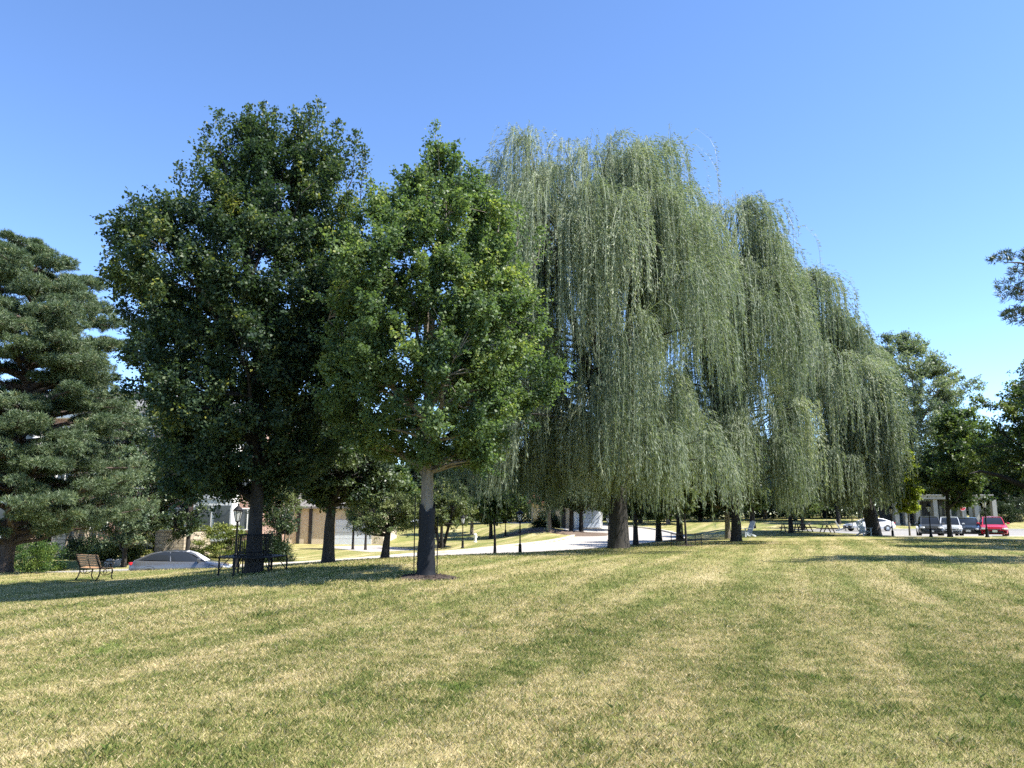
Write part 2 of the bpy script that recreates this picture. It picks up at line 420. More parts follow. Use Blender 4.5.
def willow(name, loc, lumps, zbot, mats, label, seed, nf=45, ns=26, step=.08, leaf=(.14, .026), trunk_r=.5, trunk_lean=(0, 0), group=None, fork=2.6, trunk_h=None):
    rng = np.random.default_rng(seed)
    t = thing(name, loc, label, 'tree', group)
    tm, bm = MB(), MB()
    zt = max(l[2] for l in lumps)
    lx = trunk_lean[0]; ly = trunk_lean[1]
    pts = [(0, 0, -.2), (0, 0, .12), (.02, 0, .5), (lx*.3, ly*.3, fork*.6), (lx, ly, fork*1.15)]
    tm.tube(pts, [trunk_r*1.4, trunk_r*1.12, trunk_r*.98, trunk_r*.9, trunk_r*.86], 14)
    top = np.array(pts[-1])
    P, A, S0, OUT, LEN, RISE, FC = [], [], [], [], [], [], []
    for li, (cx, cy, ztop, rx, ry) in enumerate(lumps):
        c = np.array([cx, cy, 0.])
        # big limb
        e = np.array([cx*.9, cy*.9, ztop*.8])
        mid = top*.5+e*.5+np.array([cx*.1, cy*.1, ztop*.08])
        limb = np.array([top*(1-s)**2+2*mid*s*(1-s)+e*s*s for s in np.linspace(0, 1, 8)])
        limb[0] = np.array(pts[-2])*.4+top*.6
        bm.tube(limb, [trunk_r*.62*(1-s)**.8+.04 for s in np.linspace(0, 1, 8)], 8)
        zm = zbot+.45*(ztop-zbot)
        nfl = max(14, int(nf*rx/3.6))
        for k in range(nfl):
            inner = rng.random() < .12
            zf = zbot+1.8+(ztop-zbot-1.8)*rng.random()**.62
            if k > nfl*.72: zf = zbot+1.6+3.6*rng.random()
            az = rng.uniform(0, 2*PI)
            q = max(0, 1-((zf-zm)/(ztop-zm))**3.)**(1/3.) if zf > zm else 1-.06*(zm-zf)/(zm-zbot)
            topf = k < nfl*.36
            if topf:
                q = .97*math.sqrt(rng.random()); zf = zm+(ztop-zm)*(1-q**3)**(1/3.)-.25*rng.random(); inner = False
            q *= (1+.10*math.sin(3*az+li)+.08*math.sin(5*az+2*li))*(1. if topf else rng.uniform(.3, .7) if inner else rng.uniform(.82, 1.0))
            f = c+np.array([math.cos(az)*rx*q, math.sin(az)*ry*q, zf])
            j = int(np.argmin(np.linalg.norm(limb-f, axis=1)+np.maximum(limb[:, 2]-f[2]+.5, 0)*1.0)); p0 = limb[j]
            m = p0*.5+f*.5+np.array([0, 0, .5])
            bm.tube([p0*(1-s)**2+2*m*s*(1-s)+f*s*s for s in (0, .25, .5, .75, 1)], [.07, .055, .04, .03, .015], 4, cap=False)
            n = int(ns*rng.uniform(.6, 1.3))
            oa = az+rng.normal(0, .6, n)
            s0 = f+rng.normal(0, 1, (n, 3))*np.array([.22, .22, .2])
            zend = zbot+.9*math.sin(2*az+li*1.3)*.5+rng.normal(0, .55, n)+rng.uniform(0, .5)
            L = np.minimum(rng.uniform(1.3, 4.6, n)*(.7+.65*rng.random()), np.maximum(s0[:, 2]-zend, .6))
            S0.append(s0); OUT.append(np.stack([np.cos(oa), np.sin(oa)], 1)*(rng.uniform(.1, 1.05, n)*(1.75 if topf else 1.1))[:, None]); LEN.append(L)
            wisp = (rng.random(n) < .07)*(zf > zm-1); OUT[-1] *= (1+.8*wisp)[:, None]; RISE.append(rng.uniform(.05, .5, n)+.25*wisp); FC.append(np.full(n, rng.normal(.48, .2)))
    S0 = np.concatenate(S0); OUT = np.concatenate(OUT); LEN = np.concatenate(LEN); RISE = np.concatenate(RISE); FC = np.concatenate(FC)
    cnt = np.maximum((LEN/step).astype(int), 6)
    si = np.repeat(np.arange(len(LEN)), cnt)
    tt = rng.uniform(0, 1, len(si))
    arc = 1-np.exp(-3.2*tt*LEN[si]/1.6)
    sway0 = rng.uniform(0, 6.28, len(LEN)); sway = sway0[si]
    p = np.empty((len(si), 3))
    p[:, :2] = S0[si, :2]+OUT[si]*arc[:, None]+.09*np.stack([np.sin(tt*5+sway), np.cos(tt*4+sway)], 1)*tt[:, None]
    a = np.minimum(tt*LEN[si]/.9, 1)
    p[:, 2] = S0[si, 2]+RISE[si]*np.sin(a*PI*.8)-LEN[si]*np.maximum(tt-.12, 0)/.88
    p += rng.normal(0, .035, p.shape)
    n = len(p)
    ax = rng.normal(0, .3, (n, 3))+np.array([0, 0, -1.])
    ax[:, :2] += OUT[si]*(1-tt)[:, None]*1.4
    nr = rng.normal(0, 1, (n, 3))+np.array([0, 0, .2])
    sz = rng.uniform(.7, 1.25, n)
    hue = np.clip(FC[si]+rng.normal(0, .16, n), 0, 1)
    K = 9; ns_ = len(LEN); tk_ = np.linspace(0, 1, K)
    tg = np.repeat(tk_[None], ns_, 0); sw = rng.uniform(0, 6.28, ns_)[:, None]*0+sway0[:, None]
    Lg = LEN[:, None]; arcg = 1-np.exp(-3.2*tg*Lg/1.6)
    R = np.empty((ns_, K, 3))
    R[:, :, 0] = S0[:, :1]+OUT[:, :1]*arcg+.09*np.sin(tg*5+sw)*tg; R[:, :, 1] = S0[:, 1:2]+OUT[:, 1:2]*arcg+.09*np.cos(tg*4+sw)*tg
    R[:, :, 2] = S0[:, 2:]+RISE[:, None]*np.sin(np.minimum(tg*Lg/.9, 1)*PI*.8)-Lg*np.maximum(tg-.12, 0)/.88
    wa_ = rng.uniform(0, 6.28, ns_); wv = np.stack([np.cos(wa_), np.sin(wa_), 0*wa_], 1)[:, None]*(leaf[1]*.3)
    rv = np.stack([R-wv, R+wv], 2).reshape(-1, 3)
    b0 = (np.arange(ns_)*K*2)[:, None]+(np.arange(K-1)*2)[None]
    rq = np.stack([b0, b0+1, b0+3, b0+2], -1).reshape(-1, 4)
    axu = unit(ax); sd_ = unit(np.cross(nr, axu)); l_ = (leaf[0]*sz)[:, None]; w_ = (leaf[1]*sz)[:, None]
    LV = np.empty((n, 4, 3), np.float32); LV[:, 0] = p; LV[:, 1] = p+axu*l_*.45+sd_*w_*.5; LV[:, 2] = p+axu*l_; LV[:, 3] = p+axu*l_*.45-sd_*w_*.5
    me = np_mesh('crown', np.concatenate([LV.reshape(-1, 3), rv]), quads=np.concatenate([np.arange(n*4).reshape(-1, 4), rq+n*4]), mat=mats[1], rnd=np.concatenate([hue, np.full(len(rq), .72)]))
    tm.build('trunk', mats[0], t, True); bm.build('branches', mats[0], t, True)
    link('crown', me, t)
    return t

def pine(name, loc, prof, mats, label, seed, nb=60, trunk_r=.25, tuft=.17, needles=16, nw=.022, tufts=95, az_bias=None, extra=(), fork=True, group=None):
    rng = np.random.default_rng(seed)
    zs, cxs, rs = prof; z1 = zs[-1]
    t = thing(name, loc, label, 'tree', group)
    tm, bm = MB(), MB()
    T = [(0, 0, -.15), (.0, .02, .3), (.05, .05, 1.5), (.12, .0, z1*.3), (.05, .05, z1*.6), (.0, .0, z1*.97)]
    tm.tube(T, [trunk_r*1.35, trunk_r*1.05, trunk_r*.95, trunk_r*.75, trunk_r*.4, .02], 10)
    T = np.array(T)
    c_, d_ = [], []
    branches = []
    for i in range(nb):
        zt = zs[0]+(z1-zs[0])*((i+rng.random())/nb)**1.0
        a = i*2.399+rng.normal(0, .25)
        branches.append((zt, a, np.interp(zt, zs, rs)*rng.uniform(.72, 1.08)))
    branches += list(extra)
    for zt, a, r in branches:
        zb = max(1.0, zt-.12*r-rng.uniform(0, .5)-.3*(zt < 3))
        p0 = np.array([np.interp(zb, T[:, 2], T[:, 0]), np.interp(zb, T[:, 2], T[:, 1]), zb])
        e = np.array([np.interp(zt, zs, cxs)+r*math.cos(a), r*math.sin(a), zt])
        m = p0*.45+e*.55+np.array([0, 0, .12*r*rng.uniform(-.3, 1.)])
        L = [p0*(1-s)**2+2*m*s*(1-s)+e*s*s+(rng.normal(0, .04, 3) if 0 < s < 1 else 0) for s in np.linspace(0, 1, 7)]
        r0 = .02+.022*r
        bm.tube(L, [r0*(1-s)+.008 for s in np.linspace(0, 1, 7)], 6, cap=False)
        L = np.array(L); dirr = unit((e-p0)[None])[0]; lat = np.cross(dirr, [0, 0, 1.])
        npad = 2+int(r*1.6)
        for k in range(npad):
            s = 1-(k/npad)*.62*rng.uniform(.8, 1.1)
            q = L[int(s*6)] if s < 1 else e
            sd = 0 if k == 0 else rng.choice([-1, 1])*rng.uniform(.25, .75)*min(1., r*.32)
            pc = q+lat*sd+np.array([0, 0, rng.uniform(0, .18)])
            if k: bm.tube([L[max(0, int(s*6)-1)], (pc+q)/2, pc], [.02, .014, .006], 4, cap=False)
            nt_ = int(tufts/3*rng.uniform(.7, 1.3))
            rad = np.array([.5, .5, .2])*rng.uniform(.7, 1.15)*min(1, .5+r*.2)
            u = unit(rng.normal(0, 1, (nt_, 3)))*rng.uniform(.3, 1, (nt_, 1))**.5
            c_.append(pc+u*rad); d_.append(unit(u*np.array([1, 1, .6])+dirr*.6+np.array([0, 0, .45])))
    for k in range(int(tufts*.4)):   # leader
        pass
    c_ = np.concatenate(c_); d_ = np.concatenate(d_)
    n = len(c_)*needles; ci = np.repeat(np.arange(len(c_)), needles)
    dd = unit(d_[ci]*.75+unit(rng.normal(0, 1, (n, 3))))
    p = c_[ci]+rng.normal(0, .02, (n, 3))
    L = tuft*rng.uniform(.7, 1.2, n)
    hue = np.clip(rng.normal(.5, .17, len(c_))[ci]+rng.normal(0, .12, n), 0, 1)
    me = leaf_mesh('crown', p, dd, rng.normal(0, 1, (n, 3)), L, np.full(n, nw), hue, mats[1], fold=0.)
    tm.build('trunk', mats[0], t, True); bm.build('branches', mats[0], t, True); link('crown', me, t)
    return t

def shrub(name, loc, size, mats, label, seed, nl=9000, leaf=(.09, .05), n_cl=60, clr=.3, box=False, spread=False, group=None, cat='shrub', stems=5):
    rng = np.random.default_rng(seed)
    t = thing(name, loc, label, cat, group)
    sx, sy, sz = size
    u = unit(rng.normal(0, 1, (n_cl, 3))); u[:, 2] = np.abs(u[:, 2])
    if box:
        u = np.sign(u)*np.abs(u)**.38
        u[:, 2] = rng.uniform(.05, 1, n_cl)
    rr = rng.uniform(.25, 1, (n_cl, 1))**.4
    cen = u*rr*np.array([sx-clr*.4, sy-clr*.4, sz-clr*.4])*(1+.12*rng.normal(0, 1, (n_cl, 1)))
    if box: cen = u*np.array([sx, sy, sz])*.93*np.where(rng.random((n_cl, 1)) < .75, 1, rr)
    cen[:, 2] = np.maximum(cen[:, 2], .12)
    nn = nl//n_cl; n = nn*n_cl; ci = np.repeat(np.arange(n_cl), nn)
    out = unit(cen+np.array([0, 0, .1]))
    fl = .4 if spread else .8
    p = cen[ci]+rng.normal(0, 1, (n, 3))*clr*np.array([.55, .55, .55*fl])
    p[:, 2] = np.maximum(p[:, 2], .02)
    nr = rng.normal(0, .5, (n, 3))+out[ci]*.6+np.array([0, 0, .6])
    ax = rng.normal(0, .6, (n, 3))+out[ci]
    s = rng.uniform(.7, 1.25, n)
    hue = np.clip(rng.normal(.5, .2, n_cl)[ci]+rng.normal(0, .13, n), 0, 1)
    st = MB()
    for k in range(stems):
        c = cen[k]*.8; st.tube([(0.05*math.cos(k), .05*math.sin(k), -.1), (c[0]*.4, c[1]*.4, c[2]*.5+.05), tuple(c)], [.035, .025, .01], 5)
    st.build('stem', mats[0], t, True)
    link('foliage', leaf_mesh('foliage', p, ax, nr, leaf[0]*s, leaf[1]*s, hue, mats[1]), t)
    return t
# ------------------------------------------------------------------ materials
BARK_DARK = bark('bark_dark', (.022, .019, .017)); BARK_GREY = bark('bark_grey', (.17, .145, .115), 9); BARK_PINE = bark('bark_pine', (.07, .05, .04))
BARK_WILLOW = bark('bark_willow', (.03, .026, .022), 5)
L_GINKGO = leafmat('leaf_ginkgo', [(.1, (.055, .092, .042)), (.5, (.092, .14, .06)), (.88, (.16, .215, .085)), (1, (.27, .30, .09))], .4, spec=.28)
L_ELM = leafmat('leaf_elm', [(.1, (.022, .044, .027)), (.5, (.04, .069, .036)), (.85, (.085, .118, .045)), (1, (.27, .27, .06))], .3, rough=.5, spec=.28)
L_CRAB = leafmat('leaf_crabapple', [(.1, (.02, .038, .02)), (.5, (.04, .065, .03)), (.9, (.10, .13, .05))], .22, rough=.42)
L_WILLOW = leafmat('leaf_willow', [(.05, (.075, .105, .066)), (.4, (.145, .18, .118)), (.75, (.245, .278, .195)), (1, (.35, .37, .25))], .32, 1.2, rough=.5, spec=.2)
L_PINE = leafmat('needle_pine', [(.1, (.05, .08, .045)), (.5, (.10, .142, .078)), (.85, (.165, .21, .10)), (1, (.24, .22, .11))], .18, rough=.5)
L_PINE_DARK = leafmat('needle_dark_pine', [(.1, (.03, .05, .03)), (.5, (.055, .085, .045)), (1, (.10, .13, .06))], .1)
L_JUNIPER = leafmat('leaf_juniper', [(.1, (.05, .075, .03)), (.5, (.10, .135, .045)), (1, (.19, .21, .075))], .15)
L_HEDGE = leafmat('leaf_hedge', [(.1, (.03, .065, .018)), (.5, (.06, .115, .028)), (1, (.15, .20, .04))], .25)
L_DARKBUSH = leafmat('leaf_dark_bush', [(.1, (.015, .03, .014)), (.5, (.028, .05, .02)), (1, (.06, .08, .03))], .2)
L_YEW = leafmat('leaf_golden_juniper', [(.1, (.06, .085, .02)), (.5, (.12, .155, .035)), (1, (.24, .26, .06))], .2)
L_ORN = leafmat('leaf_ornamental', [(.1, (.06, .085, .035)), (.5, (.105, .135, .055)), (1, (.19, .21, .085))], .3)
L_LOCUST = leafmat('leaf_locust', [(.1, (.085, .115, .075)), (.5, (.145, .185, .125)), (1, (.22, .25, .16))], .38)
L_YELLOW = leafmat('leaf_yellow_green', [(.1, (.12, .16, .02)), (.5, (.21, .26, .03)), (1, (.36, .37, .05))], .35)
L_MAPLE = leafmat('leaf_maple', [(.1, (.035, .062, .024)), (.5, (.065, .105, .036)), (1, (.16, .195, .06))], .36)
L_WOOD = leafmat('leaf_wood', [(.1, (.024, .042, .022)), (.5, (.045, .068, .034)), (1, (.09, .115, .05))], .25)

M_BLACK = plain('black_iron', (.008, .008, .009), .55, .0, .3, 8, spec=.2)
M_SLAT = plain('weathered_wood', (.50, .30, .16), .75, 0, .35, 14, .2)
M_STONE_CAP = plain('stone_cap', (.45, .40, .33), .85, 0, .2, 5, .3)
M_WHITE = plain('white_paint', (.78, .78, .76), .5, 0, .04, 3)
M_GREYW = plain('grey_white_panel', (.55, .57, .6), .5, 0, .05, 3)
M_CREAM = plain('cream_stucco', (.58, .50, .38), .9, 0, .08, 3, .2)
M_TAN = plain('tan_siding', (.55, .47, .35), .85, 0, .08, 3)
M_GARAGE = plain('pale_blue_door', (.62, .68, .76), .55, 0, .04, 3)
M_ROOF = plain('roof_shingle', (.16, .155, .15), .9, 0, .3, 9, .4)
M_ROOFRED = plain('red_roof_shingle', (.28, .12, .09), .9, 0, .3, 9, .4)
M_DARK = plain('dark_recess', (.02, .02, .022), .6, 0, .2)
M_CONC = plain('concrete', (.36, .33, .29), .88, 0, .10, .8, .15)
M_KERB = plain('kerb_concrete', (.46, .43, .38), .85, 0, .12, 2, .1)
M_ASPH = plain('pale_asphalt', (.25, .235, .215), .9, 0, .12, .7, .15)
M_MULCH = plain('mulch', (.045, .030, .022), .95, 0, .6, 18, .8)
M_PLASTIC = plain('black_plastic_guard', (.010, .011, .014), .6, 0, .3, 20, spec=.2)
M_PERG = plain('grey_timber', (.29, .28, .26), .8, 0, .1, 3)
M_RUBBER = plain('rubber', (.015, .015, .016), .7)
M_RIM = plain('alloy', (.5, .5, .52), .3, .8)
M_PLATE = plain('plate_white', (.8, .8, .8), .5)
M_RED = plain('sign_red', (.55, .02, .02), .5)
M_CHAIRW = plain('white_resin', (.75, .76, .76), .5, 0, .03)
M_CHAIRG = plain('pale_grey_resin', (.5, .53, .55), .5, 0, .03)
M_TABLE = plain('dark_table', (.05, .042, .036), .7, 0, .3)
M_BOULDER = plain('boulder', (.38, .35, .31), .9, 0, .3, 5, .4)
M_LENS = plain('clear_lens', (.7, .72, .74), .12, 0, .03, spec=.8)
M_TAIL = plain('tail_red', (.45, .01, .015), .2, 0, .05, coat=.5)
def glassmat(name, col, rough=.06):
    return plain(name, col, rough, 0, .05, 2, spec=.3)
M_GLASS = glassmat('dark_glass', (.02, .024, .03)); M_WGLASS = glassmat('window_glass', (.06, .075, .09))
def frosted():
    m, nt, out = new_mat('lantern_glass')
    p = nt.nodes.new('ShaderNodeBsdfPrincipled'); p.inputs['Base Color'].default_value = (.75, .76, .74, 1); p.inputs['Roughness'].default_value = .35
    t = nt.nodes.new('ShaderNodeBsdfTranslucent'); t.inputs[0].default_value = (.8, .8, .78, 1)
    mx = nt.nodes.new('ShaderNodeMixShader'); mx.inputs[0].default_value = .5
    lk(nt, p.outputs[0], mx.inputs[1]); lk(nt, t.outputs[0], mx.inputs[2]); lk(nt, mx.outputs[0], out.inputs[0]); return m
M_LANT = frosted()
def paint(name, col, metal=.0, rough=.3):
    return plain(name, col, rough, metal, .03, 1, coat=.8)
def brickmat(name, c1, c2, mort, sc, bw=.5, bh=.25, bump=.4):
    m, nt, out = new_mat(name)
    tc = nt.nodes.new('ShaderNodeTexCoord'); g = nt.nodes.new('ShaderNodeNewGeometry')
    sx = nt.nodes.new('ShaderNodeSeparateXYZ'); lk(nt, tc.outputs['Object'], sx.inputs[0])
    cb = nt.nodes.new('ShaderNodeCombineXYZ'); lk(nt, mathn(nt, 'ADD', sx.outputs[0], sx.outputs[1]), cb.inputs[0]); lk(nt, sx.outputs[2], cb.inputs[1])
    b = nt.nodes.new('ShaderNodeTexBrick'); lk(nt, cb.outputs[0], b.inputs['Vector'])
    b.inputs['Scale'].default_value = sc; b.inputs['Color1'].default_value = (*c1, 1); b.inputs['Color2'].default_value = (*c2, 1); b.inputs['Mortar'].default_value = (*mort, 1)
    b.inputs['Mortar Size'].default_value = .02; b.inputs['Brick Width'].default_value = bw; b.inputs['Row Height'].default_value = bh
    p = nt.nodes.new('ShaderNodeBsdfPrincipled'); p.inputs['Roughness'].default_value = .9
    f = noise(nt, tc.outputs['Object'], 3, 5, .7)
    lk(nt, mixc(nt, 1., b.outputs['Color'], ramp(nt, f, [(.3, (.7, .7, .7)), (.7, (1.2, 1.2, 1.2))]), 'MULTIPLY'), p.inputs['Base Color'])
    bp = nt.nodes.new('ShaderNodeBump'); bp.inputs['Strength'].default_value = bump; bp.inputs['Distance'].default_value = .03
    lk(nt, mathn(nt, 'SUBTRACT', f, mathn(nt, 'MULTIPLY', b.outputs['Fac'], .6)), bp.inputs['Height']); lk(nt, bp.outputs[0], p.inputs['Normal'])
    lk(nt, p.outputs[0], out.inputs[0]); return m
M_BRICK = brickmat('brick', (.30, .16, .12), (.36, .21, .16), (.42, .38, .33), 2.2)
M_STONE = brickmat('stone_courses', (.52, .43, .31), (.40, .33, .25), (.22, .19, .15), 1.0, .6, .24, .9)

# ------------------------------------------------------------------ setting
def lines(parts):
    out = []
    for a, b, n in parts: out += list(np.linspace(a, b, n, endpoint=False))
    return np.array(out+[parts[-1][1]])
gx = lines([(-2500, -400, 6), (-400, -120, 14), (-120, -48, 60), (-48, 48, 215), (48, 120, 60), (120, 400, 14), (400, 2500, 6)])
gy = lines([(-2500, -200, 6), (-200, -15, 12), (-15, 28, 70), (28, 84, 160), (84, 150, 60), (150, 400, 16), (400, 2500, 6)])
GX, GY = np.meshgrid(gx, gy)
GZ = Hn(GX, GY)
nx, ny = len(gx), len(gy)
idx = np.arange(nx*ny).reshape(ny, nx)
quads = np.stack([idx[:-1, :-1], idx[:-1, 1:], idx[1:, 1:], idx[1:, :-1]], -1).reshape(-1, 4)
M_GROUND = grassmat('lawn_turf', False); M_BLADE = grassmat('grass_blades', True)
tag(link('ground', np_mesh('ground', np.stack([GX.ravel(), GY.ravel(), GZ], 1), quads=quads, mat=M_GROUND, smooth=True)), kind='structure')

def strip(name, P, hw, mat, lift=0., thick=.0, off=0.):
    d = np.gradient(P[:, :2], axis=0); d = unit(d); nrm = np.stack([-d[:, 1], d[:, 0]], 1)
    mb = MB(); rings = []
    for p, n in zip(P, nrm):
        a = p[:2]+n*(off-hw); b = p[:2]+n*(off+hw); z = p[2]+lift
        if thick: rings.append([(a[0], a[1], z-thick), (a[0], a[1], z), (b[0], b[1], z), (b[0], b[1], z-thick)])
        else: rings.append([(a[0], a[1], z), (b[0], b[1], z)])
    mb.poly(rings, close=bool(thick), cap=bool(thick))
    o = mb.build(name, mat); tag(o, kind='structure'); return o
strip('road', ROAD, 4.9, M_CONC, -.10)
for s in (-1, 1): strip('kerb', ROAD, .16, M_KERB, .035, .4, s*5.05)
strip('driveway', DRIVE[:-26], 2.4, M_CONC, -.012, .25)
mb = MB(); mb.box(((LOT[0]+LOT[1])/2, (LOT[2]+LOT[3])/2, LOTZ-.15), (LOT[1]-LOT[0], LOT[3]-LOT[2], .1))
tag(mb.build('parking_lot', M_ASPH), kind='structure')
for y in (LOT[2]-.08, LOT[3]+.08):
    mb = MB(); mb.box(((LOT[0]+LOT[1])/2, y, LOTZ-.1), (LOT[1]-LOT[0]+.3, .16, .3), bev=.03); tag(mb.build('kerb', M_KERB), kind='structure')
mb = MB(); mb.box((LOT[0]-.08, (LOT[2]+LOT[3])/2, LOTZ-.1), (.16, LOT[3]-LOT[2]-.02, .29), bev=.03); tag(mb.build('kerb', M_KERB), kind='structure')
mb = MB()
for i in range(12): mb.box((37.2+i*2.9, 59.2, LOTZ-.097), (.1, 4.6, .008), rz=0)
tag(mb.build('road_marking', M_WHITE), kind='structure')

# grass blades near the camera
def grass():
    rng = np.random.default_rng(5)
    xs, ys, sz = [], [], []
    Ys = np.concatenate([np.arange(2.6, 12, .5), np.arange(12, 46, 1.)])
    for y0, y1 in zip(Ys[:-1], Ys[1:]):
        ym = (y0+y1)/2; half = .69*y1+(6. if y1 < 20 else 4.)
        dens = min(6200, 4.4e6/ym**3 if ym > 9 else 6200) if ym < 30 else 4.4e6/27000*.8
        n = int(dens*(y1-y0)*2*half)
        xs.append(rng.uniform(-half, half, n)); ys.append(rng.uniform(y0, y1, n)); sz.append(np.full(n, max(1., ym/9)))
    x = np.concatenate(xs); y = np.concatenate(ys); s = np.concatenate(sz)
    keep = np.ones(len(x), bool)
    for P, hw, _ in PATHS:
        for st in range(0, len(x), 100000):
            sl = slice(st, st+100000)
            far = y[sl] > 34
            if far.any():
                q = np.stack([x[sl], y[sl]], 1)[far]
                d = np.sqrt(((q[:, None]-P[None, ::2, :2])**2).sum(-1)).min(1)
                k = keep[sl]; kk = k[far]; kk &= d > hw+.5; k[far] = kk; keep[sl] = k
    x, y, s = x[keep], y[keep], s[keep]; n = len(x)
    tufts = 90; ty = 4.3+9*rng.random(tufts)**1.3; tx = rng.uniform(-1, 1, tufts)*(.69*ty+1); per = 130
    tr = rng.uniform(.05, .17, tufts); k_ = np.repeat(np.arange(tufts), per)
    x = np.concatenate([x, tx[k_]+rng.normal(0, 1, len(k_))*tr[k_]]); y = np.concatenate([y, ty[k_]+rng.normal(0, 1, len(k_))*tr[k_]])
    s = np.concatenate([s, np.maximum(1., ty[k_]/9)]); n0 = n; n = len(x); tall = np.ones(n); tall[n0:] = rng.uniform(1.1, 1.75, tufts)[k_]
    clump = np.sin(x*7.1+2*np.sin(y*5.3))*np.sin(y*6.7+2*np.sin(x*4.9))
    big = np.sin(x*.9+1.3*np.sin(y*.8))*np.sin(y*.7+1.1*np.sin(x*.6))
    gi = np.argsort(x); z = np.empty(n)
    # bilinear ground height from the terrain grid
    ix = np.clip(np.searchsorted(gx, x)-1, 0, nx-2); iy = np.clip(np.searchsorted(gy, y)-1, 0, ny-2)
    Z = GZ.reshape(ny, nx); fx = (x-gx[ix])/(gx[ix+1]-gx[ix]); fy = (y-gy[iy])/(gy[iy+1]-gy[iy])
    z = Z[iy, ix]*(1-fx)*(1-fy)+Z[iy, ix+1]*fx*(1-fy)+Z[iy+1, ix]*(1-fx)*fy+Z[iy+1, ix+1]*fx*fy
    h = rng.uniform(.018, .048, n)*(1+.25*clump+.15*big)*np.minimum(s, 1.35)*tall
    w = rng.uniform(.0027, .0048, n)*s
    az = rng.uniform(0, 2*PI, n); lean = rng.uniform(.1, 1.1, n)**1.0*h
    ca, sa = np.cos(az), np.sin(az); a2 = rng.uniform(0, 2*PI, n)
    V = np.empty((n, 4, 3), np.float32)
    base = np.stack([x, y, z-.006], 1)
    side = np.stack([np.cos(a2), np.sin(a2), np.zeros(n)], 1)*w[:, None]*.5
    mid = base+np.stack([ca*lean*.35, sa*lean*.35, h*.62], 1); tip = base+np.stack([ca*lean, sa*lean, h], 1)
    V[:, 0] = base-side; V[:, 1] = base+side; V[:, 2] = mid+side*.8; V[:, 3] = tip
    V[:, 0] = base-side*.9
    r = np.clip(rng.normal(.5, .22, n)-.12*clump-.2*(tall > 1), -.4, 1)
    q = np.arange(n*4).reshape(-1, 4)
    o = link('grass', np_mesh('grass', V.reshape(-1, 3), quads=q, mat=M_BLADE, rnd=r)); tag(o, kind='stuff')
    return n
NBLADES = grass()

def mound(name, c, rx, ry, hgt, mat, kind='structure', chips=0, seed=3):
    rng = np.random.default_rng(seed)
    mb = MB(); rings = []
    for r, z in ((1.0, -.05), (.97, .02), (.8, .5), (.5, .85), (.2, 1.)):
        ring = []
        for k in range(28):
            w = 2*PI*k/28; j = 1+.1*math.sin(3*w+seed)+.06*math.sin(5*w)
            X = c[0]+rx*r*j*math.cos(w); Y = c[1]+ry*r*j*math.sin(w); ring.append((X, Y, H(X, Y)+hgt*z+rng.uniform(-.02, .02)*hgt))
        rings.append(ring)
    mb.poly(rings)
    for i in range(chips):
        a = rng.uniform(0, 2*PI); r = rng.uniform(0, 1)**.5; X = c[0]+rx*r*math.cos(a); Y = c[1]+ry*r*math.sin(a)
        mb.box((X, Y, H(X, Y)+hgt*(1-r**2)+.008), (rng.uniform(.04, .11), rng.uniform(.015, .03), rng.uniform(.008, .02)), rz=rng.uniform(0, 6), ry=rng.uniform(-.4, .4))
    o = mb.build(name, mat); tag(o, kind=kind); return o

# ------------------------------------------------------------------ the named trees
gl = spot(427, 18.5)
def spires(base, Y, lst):
    out = []
    for px, y0, y1, dy in lst:
        xa, za = at(px, y0, Y+dy); xb, zb = at(px, y1, Y+dy); out.append((xb-base[0], dy, za-base[2], zb-base[2]))
    return out
prof = rows_to_profile([(126, 433, 443), (150, 414, 462), (182, 380, 503), (210, 362, 532), (240, 332, 552), (290, 306, 560), (340, 297, 562), (390, 292, 560), (430, 308, 545), (452, 345, 522), (470, 440, 508)], 18.5, gl[0], gl[2])
G = broadleaf('ginkgo_tree', gl, prof, (BARK_GREY, L_GINKGO), 'mid green tree with grey trunk in a black guard, in front of the willows', seed=21,
              ncl=560, nl=320, leaf=(.074, .076), clr=.52, trunk_r=.175, limbs=16, up=1.1, lump=.17, flat=.9, inner=.3, twig=4, bend=.1, spires=spires(gl, 18.5, [(437, 170, 122, 0), (449, 185, 142, .3), (424, 190, 148, -.3), (461, 200, 162, .2), (408, 205, 168, -.2), (376, 225, 180, -.3), (388, 222, 184, .4), (362, 240, 200, .2),
   (483, 215, 176, .3), (500, 222, 186, -.4), (518, 240, 205, .2), (340, 262, 222, -.3), (536, 258, 224, .2), (394, 215, 176, .5)]))
EY = 20.8
el = spot(256, EY)
prof = rows_to_profile([(106, 255, 300), (125, 218, 343), (150, 200, 360), (190, 188, 370), (215, 168, 378), (240, 122, 388), (270, 95, 393), (320, 95, 393), (380, 116, 388), (430, 127, 382), (480, 142, 345), (500, 165, 290)], EY, el[0], el[2])
E = broadleaf('elm_tree', el, prof, (BARK_DARK, L_ELM), 'tall dark green tree with a black metal bench ringed round its trunk', seed=5,
              ncl=780, nl=320, leaf=(.10, .07), clr=.6, trunk_r=.2, limbs=18, up=1.0, lump=.15, flat=.9, inner=.36, twig=5, bend=.18, hue_c=.14, spires=spires(el, EY, [(226, 150, 108, 0), (247, 140, 102, .5), (262, 140, 104, -.4), (276, 140, 106, .4), (300, 145, 110, -.2), (319, 145, 100, .3), (336, 165, 122, .2), (352, 180, 130, -.3),
   (361, 200, 146, .2), (205, 165, 125, .2), (193, 190, 142, -.3), (183, 205, 165, .3), (162, 250, 206, .2), (150, 265, 218, -.3), (130, 275, 226, .3), (114, 290, 244, 0), (312, 145, 108, -.5)]))
cl = spot(330, 26.2)
